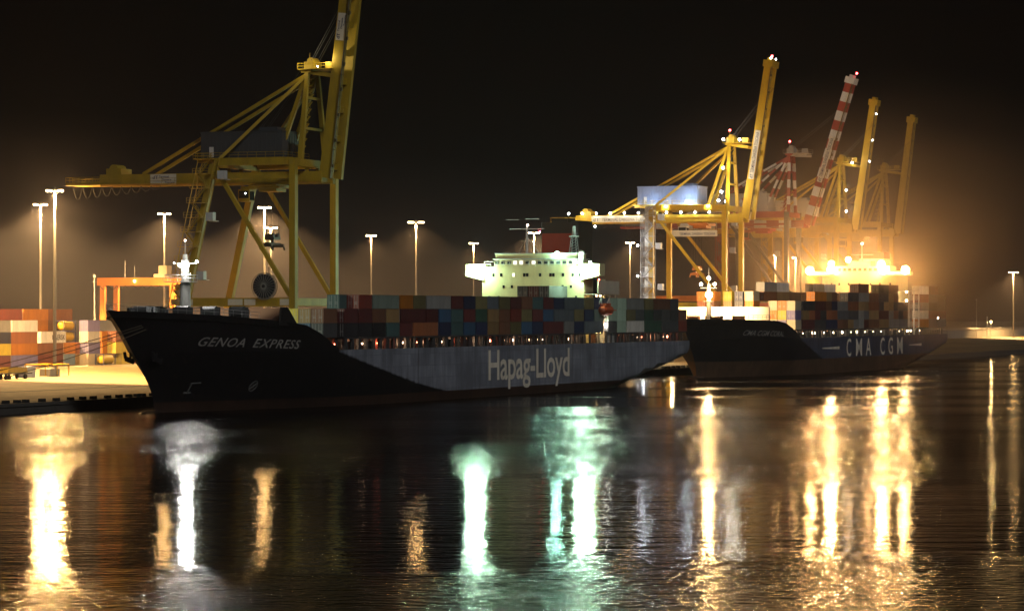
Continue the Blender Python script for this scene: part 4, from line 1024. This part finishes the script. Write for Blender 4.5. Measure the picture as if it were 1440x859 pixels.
mast(1090,357,'low lamp post behind the farther ship, under the striped crane braces', ztop=37.5, power=16000, w=2.2, n=4)
mast(1119,361,'low lamp post behind the farther ship, right of its twin under the striped crane', ztop=36.5, power=12000, w=1.8, n=3)
for (x, yt, yb, lb_) in ((1373,420,472,'thin unlit pole left of the lone mast at the far right'),(1388,445,472,'shortest thin unlit pole near the lone mast at the far right'),(133,386,455,'pale unlit pole with a small camera box rising from the left yard')):
    p = 2.7 if x > 1000 else 5.3; X = (x-720)/p; d = 4400/p; t = (Vector((X,d,0))-O0).dot(N); zb = ground_z(t); zt_ = HC+(440-yt)/p
    r = tag(link('pole', None, None, (X,d,zb), 0), lb_, 'pole'); h = zt_-zb
    part('post', MB().tube((0,0,0),(0,0,h),.22,.14,n=8), galv, r); part('camera_box', MB().box(-.35,.35,-.3,.3,h-.8,h-.2).box(-.7,.7,-.05,.05,h-2.0,h-1.9), lt_grey, r)
r = tag(link('street_lamp', None, None, W(1010,118,4.2), 0), 'small amber street lamp at the very right edge beside the harbour wall', 'street lamp')
part('post', MB().tube((0,0,0),(0,0,8),.14,.1,n=8), galv, r); bulb(r, (0,0,8.2), .5, AMBER, 60, 'lamp_head'); point(r, (0,-1,7.8), 4200, AMBER, .4)

# ================================================================== YARD CONTAINERS (left)
def s_at(x, t):
    q = (x-720)/4400; return (q*(648+.3567*t)+.9342*t)/(.3567-.9342*q)
GY = 'containers stacked in the yard at the left'
ZY = 4.22
def yard(x, t, tier, L, c, label, text=None, H=2.75, name='shipping_container'):
    s = s_at(x, t-1.22)+L/2; o = container(s, t, ZY+tier*2.75, L, c, label, GY, 2.73)
    if text: lettering('lettering', text[0], text[1], lambda a, b: (-L/2+text[2]+a, -1.26, text[3]+b), text[4], o, width=text[5], offset=.015)
    return o
T0 = 146
for tr, c in enumerate(('violet','orange','rust','white')): yard(17 if tr else 17, T0, tr, 12.19, c, '%s long container in the left yard block, %s tier' % (WORD.get(c,c), TIER[tr]))
for tr, c in enumerate(('maroon','yellow','navy','grey')): yard(-22, T0, tr, 12.19, c, '%s container cut by the left picture edge, %s tier' % (WORD.get(c,c), TIER[tr]))
for tr, c in enumerate(('red','rust')): yard(54, T0+.4, tr, 8.4 if False else 12.19, c, '%s container between violet and grey ones in the left yard, %s tier' % (WORD.get(c,c), TIER[tr]))
yard(58, T0+.3, 2, 12.19, 'white', 'white container with dark lettering behind the tallest mast', ('MAERSK', 1.75, 5.4, .75, dark_letter, 6.2))
for tr, c in enumerate(('pale blue','orange')): yard(91, T0+.2, tr, 6.06 if False else 12.19, c, '%s container right of the tallest mast pole, %s tier' % (WORD.get(c,c), TIER[tr]))
yard(33, T0+9, 4, 12.19, 'orange', 'bright orange container on top behind the pale grey one'); yard(33, T0+9, 3, 12.19, 'orange', 'orange container under the topmost orange one at the back')
yard(-5, T0+9, 4, 12.19, 'red', 'red container at the back left of the topmost orange one')
yard(68, T0+9, 3, 12.19, 'brown', 'brown container at the back right of the topmost orange one'); yard(68, T0+9, 4, 12.19, 'rust', 'rust container at the back, topmost right of the mast')
XB = T0-4.5
for tr, c in enumerate(('beige','violet','white','violet')): yard(124 if tr != 1 else 124.5, XB, tr, 6.06, c, '%s short container in the middle yard block, %s tier' % (WORD.get(c,c), TIER[tr]))
for tr, c in enumerate(('tan','rust')): yard(107, XB+4.5, tr, 6.06, c, '%s short container left behind the middle yard block, %s tier' % (WORD.get(c,c), TIER[tr]))
for tr, c in enumerate(('yellow','red','slate','slate')): yard(132 if tr != 2 else 133, XB+9, tr, 12.19, c if tr != 0 else 'brown', '%s container right behind the middle yard block, %s tier' % (WORD.get(c,c) if tr else 'brown', TIER[tr]))
for tr, c in enumerate(('orange','orange')): yard(143 if tr else 144, XB+1.5, tr+1, 6.06, c, 'orange short container right of the violet one in the yard, %s tier' % TIER[tr+1])
for tr, c in enumerate(('yellow','yellow','rust')): yard(172 if tr == 0 else 163, XB-1, tr, 6.06 if tr < 2 else 6.06, c, '%s short container nearest the dark bow in the yard, %s tier' % (WORD.get(c,c), TIER[tr]))
for tr, c in enumerate(('rust','tan','maroon')): yard(189, XB+2, tr, 12.19, c, '%s container half hidden by the dark bow, %s tier' % (WORD.get(c,c), TIER[tr]))
# tank containers
tank_m = paint('yellow tank paint', (.60,.40,.03), .4, .25)
def tank(x, t, tier, label):
    s = s_at(x, t-1.22)+3.03; r = tag(link('tank_container', None, None, W(s,t,ZY+tier*2.75), ROT), label, 'tank container', GY)
    m = MB(); n = 16; prof = []
    for xx, rr in ((-2.9,.3),(-2.75,.8),(-2.4,1.12),(2.4,1.12),(2.75,.8),(2.9,.3)): prof.append([(xx, rr*math.cos(2*math.pi*i/n), 1.35+rr*math.sin(2*math.pi*i/n)) for i in range(n)])
    for a, b in zip(prof, prof[1:]):
        for i in range(n): m.add([a[i],a[(i+1)%n],b[(i+1)%n],b[i]], [(3,2,1,0)])
    m.add(prof[0], [tuple(range(n-1,-1,-1))]); m.add(prof[-1], [tuple(range(n))]); part('tank', m, tank_m, r, smooth=True)
    m = MB()
    for sx in (-1,1):
        xe = sx*2.98
        for sy in (-1,1): m.box(xe-.06,xe+.06,sy*1.16-.06,sy*1.16+.06,0,2.6)
        m.box(xe-.06,xe+.06,-1.1,1.1,0,.12); m.box(xe-.06,xe+.06,-1.1,1.1,2.48,2.6)
    for sy in (-1,1): m.box(-2.92,2.92,sy*1.16-.06,sy*1.16+.06,.0,.14)
    part('frame', m, navy_letter if False else paint('tank frame blue', (.05,.07,.2), .5, .3), r)
tank(146, XB-3, 0, 'yellow tank container at the foot of the yard stacks near the bow')
tank(90, T0+5, 3, 'yellow tank container high on the stack, right of the pole, topmost'); tank(90, T0+5, 2, 'yellow tank container just below the topmost tank')
container(s_at(90,T0+5)+3.2, T0+5, ZY, 6.06, 'tan', 'tan container at the foot of the stack under the two high tanks', GY, 2.73); container(s_at(90,T0+5)+3.2, T0+5, ZY+2.75, 6.06, 'tan', 'tan container directly under the two high tanks', GY, 2.73)

# quay furniture at the left
GF = 'rubber fender blocks along the quay edge'
for x in (15,31,43,66,86,106,123,138,158,174,188,199,207,221):
    s = s_at(x, 34.4); z = 1.84
    r = tag(link('fender_block', None, None, W(s,35.3,z), ROT), 'black rubber fender block on the lit quay edge', 'fender', GF)
    part('block', MB().prism([(-.7,-.02),(.7,-.02),(.62,.5),(-.62,.5)], 'y', -.35, .45), rubber, r)
for x in (938,944,951,958,965,973): 
    s = s_at(x, 34.4); r = tag(link('fender_block', None, None, W(s,35.3,1.84), ROT), 'black fender block on the quay edge seen between the two ships', 'fender', 'fender blocks between the ships')
    part('block', MB().prism([(-.9,-.02),(.9,-.02),(.8,.6),(-.8,.6)], 'y', -.35, .45), rubber, r)
bs_ = thing('barrier_frame', 'yellow pipe barrier around the foot of the tallest mast', 'barrier', s_at(66,101), 101, ground_z(101))
m = MB()
for sx, sy in ((-5,-2.5),(5,-2.5),(5,2.5),(-5,2.5),(0,-2.5)): part('post', MB().tube((sx,sy,0),(sx,sy,2.6),.14,n=6), yellow, bs_)
m = MB()
for a, b in (((-5,-2.5),(5,-2.5)),((5,-2.5),(5,2.5)),((5,2.5),(-5,2.5)),((-5,2.5),(-5,-2.5))): m.tube((a[0],a[1],2.5),(b[0],b[1],2.5),.11,n=6)
part('top_rail', m, yellow, bs_)
cb_ = thing('concrete_base', 'weathered concrete block standing inside the yellow barrier', 'concrete block', s_at(70,100), 100, ground_z(100))
part('block', MB().prism([(-2.2,0),(2.2,0),(2.0,1.6),(-2.0,1.6)], 'y', -1.3, 1.3), concrete, cb_)
fb = thing('flatbed_trailer', 'dark low flatbed trailer loaded with yellow gear at the left edge', 'trailer', s_at(18,96), 96, ground_z(96))
m = MB().box(-6,6,-1.2,1.2,1.0,1.3); part('bed', m, dk_grey, fb)
for x in (-4.5,-3.2,3.4): 
    for y in (-1.0,1.0): part('wheel', MB().tube((x,y-.2,.5),(x,y+.2,.5),.5,n=12), rubber, fb)
m = MB()
m.prism([(-4,1.32),(4.5,1.32),(4.0,2.3),(-3.0,2.5)], 'y', -1.0, 1.0); part('load', m, yellow, fb)
gb = thing('grey_bin', 'grey steel bin standing between trailer and yellow barrier', 'bin', s_at(38,99), 99, ground_z(99))
part('body', MB().prism([(-1.5,0),(1.5,0),(1.7,2.3),(-1.7,2.3)], 'y', -1.1, 1.1), lt_grey, gb)
# mooring lines
GM = 'mooring lines from the bow of the nearer ship'
for k, (a, b, sag) in enumerate((((-140,12.6,14.9),(-232,34.6,2.1),1.6),((-139,12.9,14.6),(-228,34.6,2.1),2.2),((-137,13.4,14.2),(-222,34.7,2.1),3.0))):
    A = Vector(a); B_ = Vector(b); pts = []
    for i in range(17):
        f = i/16; p = A.lerp(B_, f); p.z -= sag*4*f*(1-f); pts.append(W(p.x, p.y, p.z))
    o = link('mooring_line', MB().path(pts,.07,5).mesh('mooring_line', rope_m)); tag(o, ['upper','middle','lower'][k]+' of three mooring lines running left from the dark bow', 'mooring line', GM)

# quay vehicles / containers between and behind
for k, (s, t, tr, c) in enumerate(((222,62,0,'orange'),(222,62,1,'orange'),(222,62,2,'rust'),(222,62,3,'yellow'),(222,62,4,'yellow'),(240,75,0,'orange'),(240,75,1,'orange'),(240,75,2,'red'))):
    container(s, t, ground_z(t)+.03+tr*HT*1.15, 6.06, c, '%s container lit on the quay between the ships, %s tier of %s stack' % (WORD.get(c,c), TIER[tr], 'first' if k < 5 else 'second'), 'containers on the quay between the ships', 2.9)
# far right: harbour wall, trailers
hw = thing('harbour_wall', 'long pale harbour wall lit amber at the far right', 'wall', 560, 125, 4.2)
m = MB().box(0,1200,0,1.2,0,3.6); m.box(0,1200,-.1,1.3,3.6,3.9); part('wall_body', m, concrete, hw)
m = MB().rail([(0,.6,3.9),(1200,.6,3.9)],1.0,8,.08); part('wall_rail', m, galv, hw)
for k, s in enumerate((600,640,690,760)):
    r = thing('semi_trailer', '%s pale box trailer parked before the harbour wall at the right' % ['nearest','second','third','farthest'][k], 'trailer', s, 108, ground_z(108), 'trailers parked by the harbour wall')
    part('box', MB().box(-6.5,6.5,-1.25,1.25,1.2,3.8), white_p, r); m = MB()
    for x in (3.2,4.5,5.8): m.tube((x,-1.2,.5),(x,1.2,.5),.5,n=12)
    m.box(-6.3,6.3,-.5,.5,.9,1.2); m.box(-4,-3.7,-1,1,0,.9); part('running_gear', m, rubber, r)

# ================================================================== AIR
def haze():
    m = bpy.data.materials.new('port haze'); m.use_nodes = True; nt = m.node_tree; nt.nodes.remove(nt.nodes['Principled BSDF'])
    pv = nt.nodes.new('ShaderNodeVolumePrincipled'); pv.inputs['Color'].default_value = (.86,.84,1.0,1); pv.inputs['Density'].default_value = .00006
    pv.inputs['Density Attribute'].default_value = ''; pv.inputs['Color Attribute'].default_value = ''; pv.inputs['Temperature Attribute'].default_value = ''
    pv.inputs['Anisotropy'].default_value = .5
    nt.links.new(pv.outputs[0], nt.nodes['Material Output'].inputs['Volume'])
    m.cycles.homogeneous_volume = True
    o = link('haze', MB().box(-1800,2600,-500,4600,-3,108).mesh('haze', m)); tag(o, 'damp night haze over the port', kind='stuff')
haze()
def yard_haze():
    m = bpy.data.materials['port haze'].copy(); m.name = 'low yard haze'; m.cycles.homogeneous_volume = True
    [n for n in m.node_tree.nodes if n.type == 'PRINCIPLED_VOLUME'][0].inputs['Density'].default_value = .00009
    o = link('haze', MB().box(-200,1700,42.13,470,-1.3,53.3).mesh('haze', m), None, O0, ROT); tag(o, 'low haze lying over the lit container yard', kind='stuff')
yard_haze()
def mist():
    """drifting mist around the farther ship's bridge lamps"""
    m = bpy.data.materials.new('drifting mist'); m.use_nodes = True; nt = m.node_tree; nt.nodes.remove(nt.nodes['Principled BSDF'])
    pv = nt.nodes.new('ShaderNodeVolumePrincipled'); pv.inputs['Color'].default_value = (.98,.76,.56,1); pv.inputs['Anisotropy'].default_value = .35
    for k in ('Density Attribute','Color Attribute','Temperature Attribute'): pv.inputs[k].default_value = ''
    tc = nt.nodes.new('ShaderNodeTexCoord'); gr = nt.nodes.new('ShaderNodeTexGradient'); gr.gradient_type = 'SPHERICAL'
    nt.links.new(tc.outputs['Object'], gr.inputs[0])
    nz = nt.nodes.new('ShaderNodeTexNoise'); nz.inputs['Scale'].default_value = 2.2; nz.inputs['Detail'].default_value = 2; nt.links.new(tc.outputs['Object'], nz.inputs['Vector'])
    a = nt.nodes.new('ShaderNodeMath'); a.operation = 'MULTIPLY'; pw = nt.nodes.new('ShaderNodeMath'); pw.operation = 'POWER'; pw.inputs[1].default_value = 1.7; nt.links.new(gr.outputs['Fac'], pw.inputs[0]); nt.links.new(pw.outputs[0], a.inputs[0]); nt.links.new(nz.outputs['Fac'], a.inputs[1])
    b = nt.nodes.new('ShaderNodeMath'); b.operation = 'MULTIPLY'; b.inputs[1].default_value = .012; nt.links.new(a.outputs[0], b.inputs[0])
    nt.links.new(b.outputs[0], pv.inputs['Density']); nt.links.new(pv.outputs[0], nt.nodes['Material Output'].inputs['Volume'])
    o = link('haze', MB().ball((0,0,0),1,20,12).mesh('mist', m), None, W(OFF+66, 12, 42), ROT); o.scale = (170, 95, 56)
    tag(o, 'amber lit mist drifting round the farther ship bridge', kind='stuff')
mist()

# ================================================================== SKY, FILL SUN, CAMERA
w = bpy.data.worlds.new('World'); scene.world = w; w.use_nodes = True; nt = w.node_tree
bg = nt.nodes['Background']; sk = nt.nodes.new('ShaderNodeTexSky'); sk.sky_type = 'NISHITA'; sk.sun_disc = False
SUN_EL, SUN_AZ = rad(28), rad(150)
sk.sun_elevation = SUN_EL; sk.sun_rotation = SUN_AZ; sk.air_density = 1.0; sk.dust_density = 2.0
nt.links.new(sk.outputs[0], bg.inputs[0]); bg.inputs[1].default_value = .00003
sl = bpy.data.lights.new('fill_sun', 'SUN'); sl.energy = .62; sl.angle = rad(8); sl.color = (1,.97,.92)  # added dim fill from the camera side, in place of harbour lamps
so = link('fill_sun', sl); dirv = Vector((math.sin(SUN_AZ)*math.cos(SUN_EL), math.cos(SUN_AZ)*math.cos(SUN_EL), math.sin(SUN_EL)))
so.rotation_euler = (-dirv).to_track_quat('-Z', 'Y').to_euler()

cam = bpy.data.cameras.new('camera'); cam.sensor_width = 36; cam.lens = 36*4400/1440; cam.shift_y = (440-429.5)/1440
cam.clip_start = 1; cam.clip_end = 12000
co = link('camera', cam, None, (0,0,HC)); co.rotation_euler = (rad(90),0,0); scene.camera = co

scene.view_settings.view_transform = 'Standard'; scene.view_settings.look = 'None'; scene.view_settings.exposure = 0; scene.view_settings.gamma = 1
scene.render.engine = 'CYCLES'; cy = scene.cycles
cy.use_denoising = True; cy.denoiser = 'OPENIMAGEDENOISE'; cy.max_bounces = 4; cy.diffuse_bounces = 1; cy.glossy_bounces = 2; cy.transmission_bounces = 0
cy.volume_bounces = 0; cy.transparent_max_bounces = 4; cy.caustics_reflective = False; cy.caustics_refractive = False; cy.use_light_tree = True
cy.sample_clamp_indirect = 4; cy.sample_clamp_direct = 0; cy.use_adaptive_sampling = False
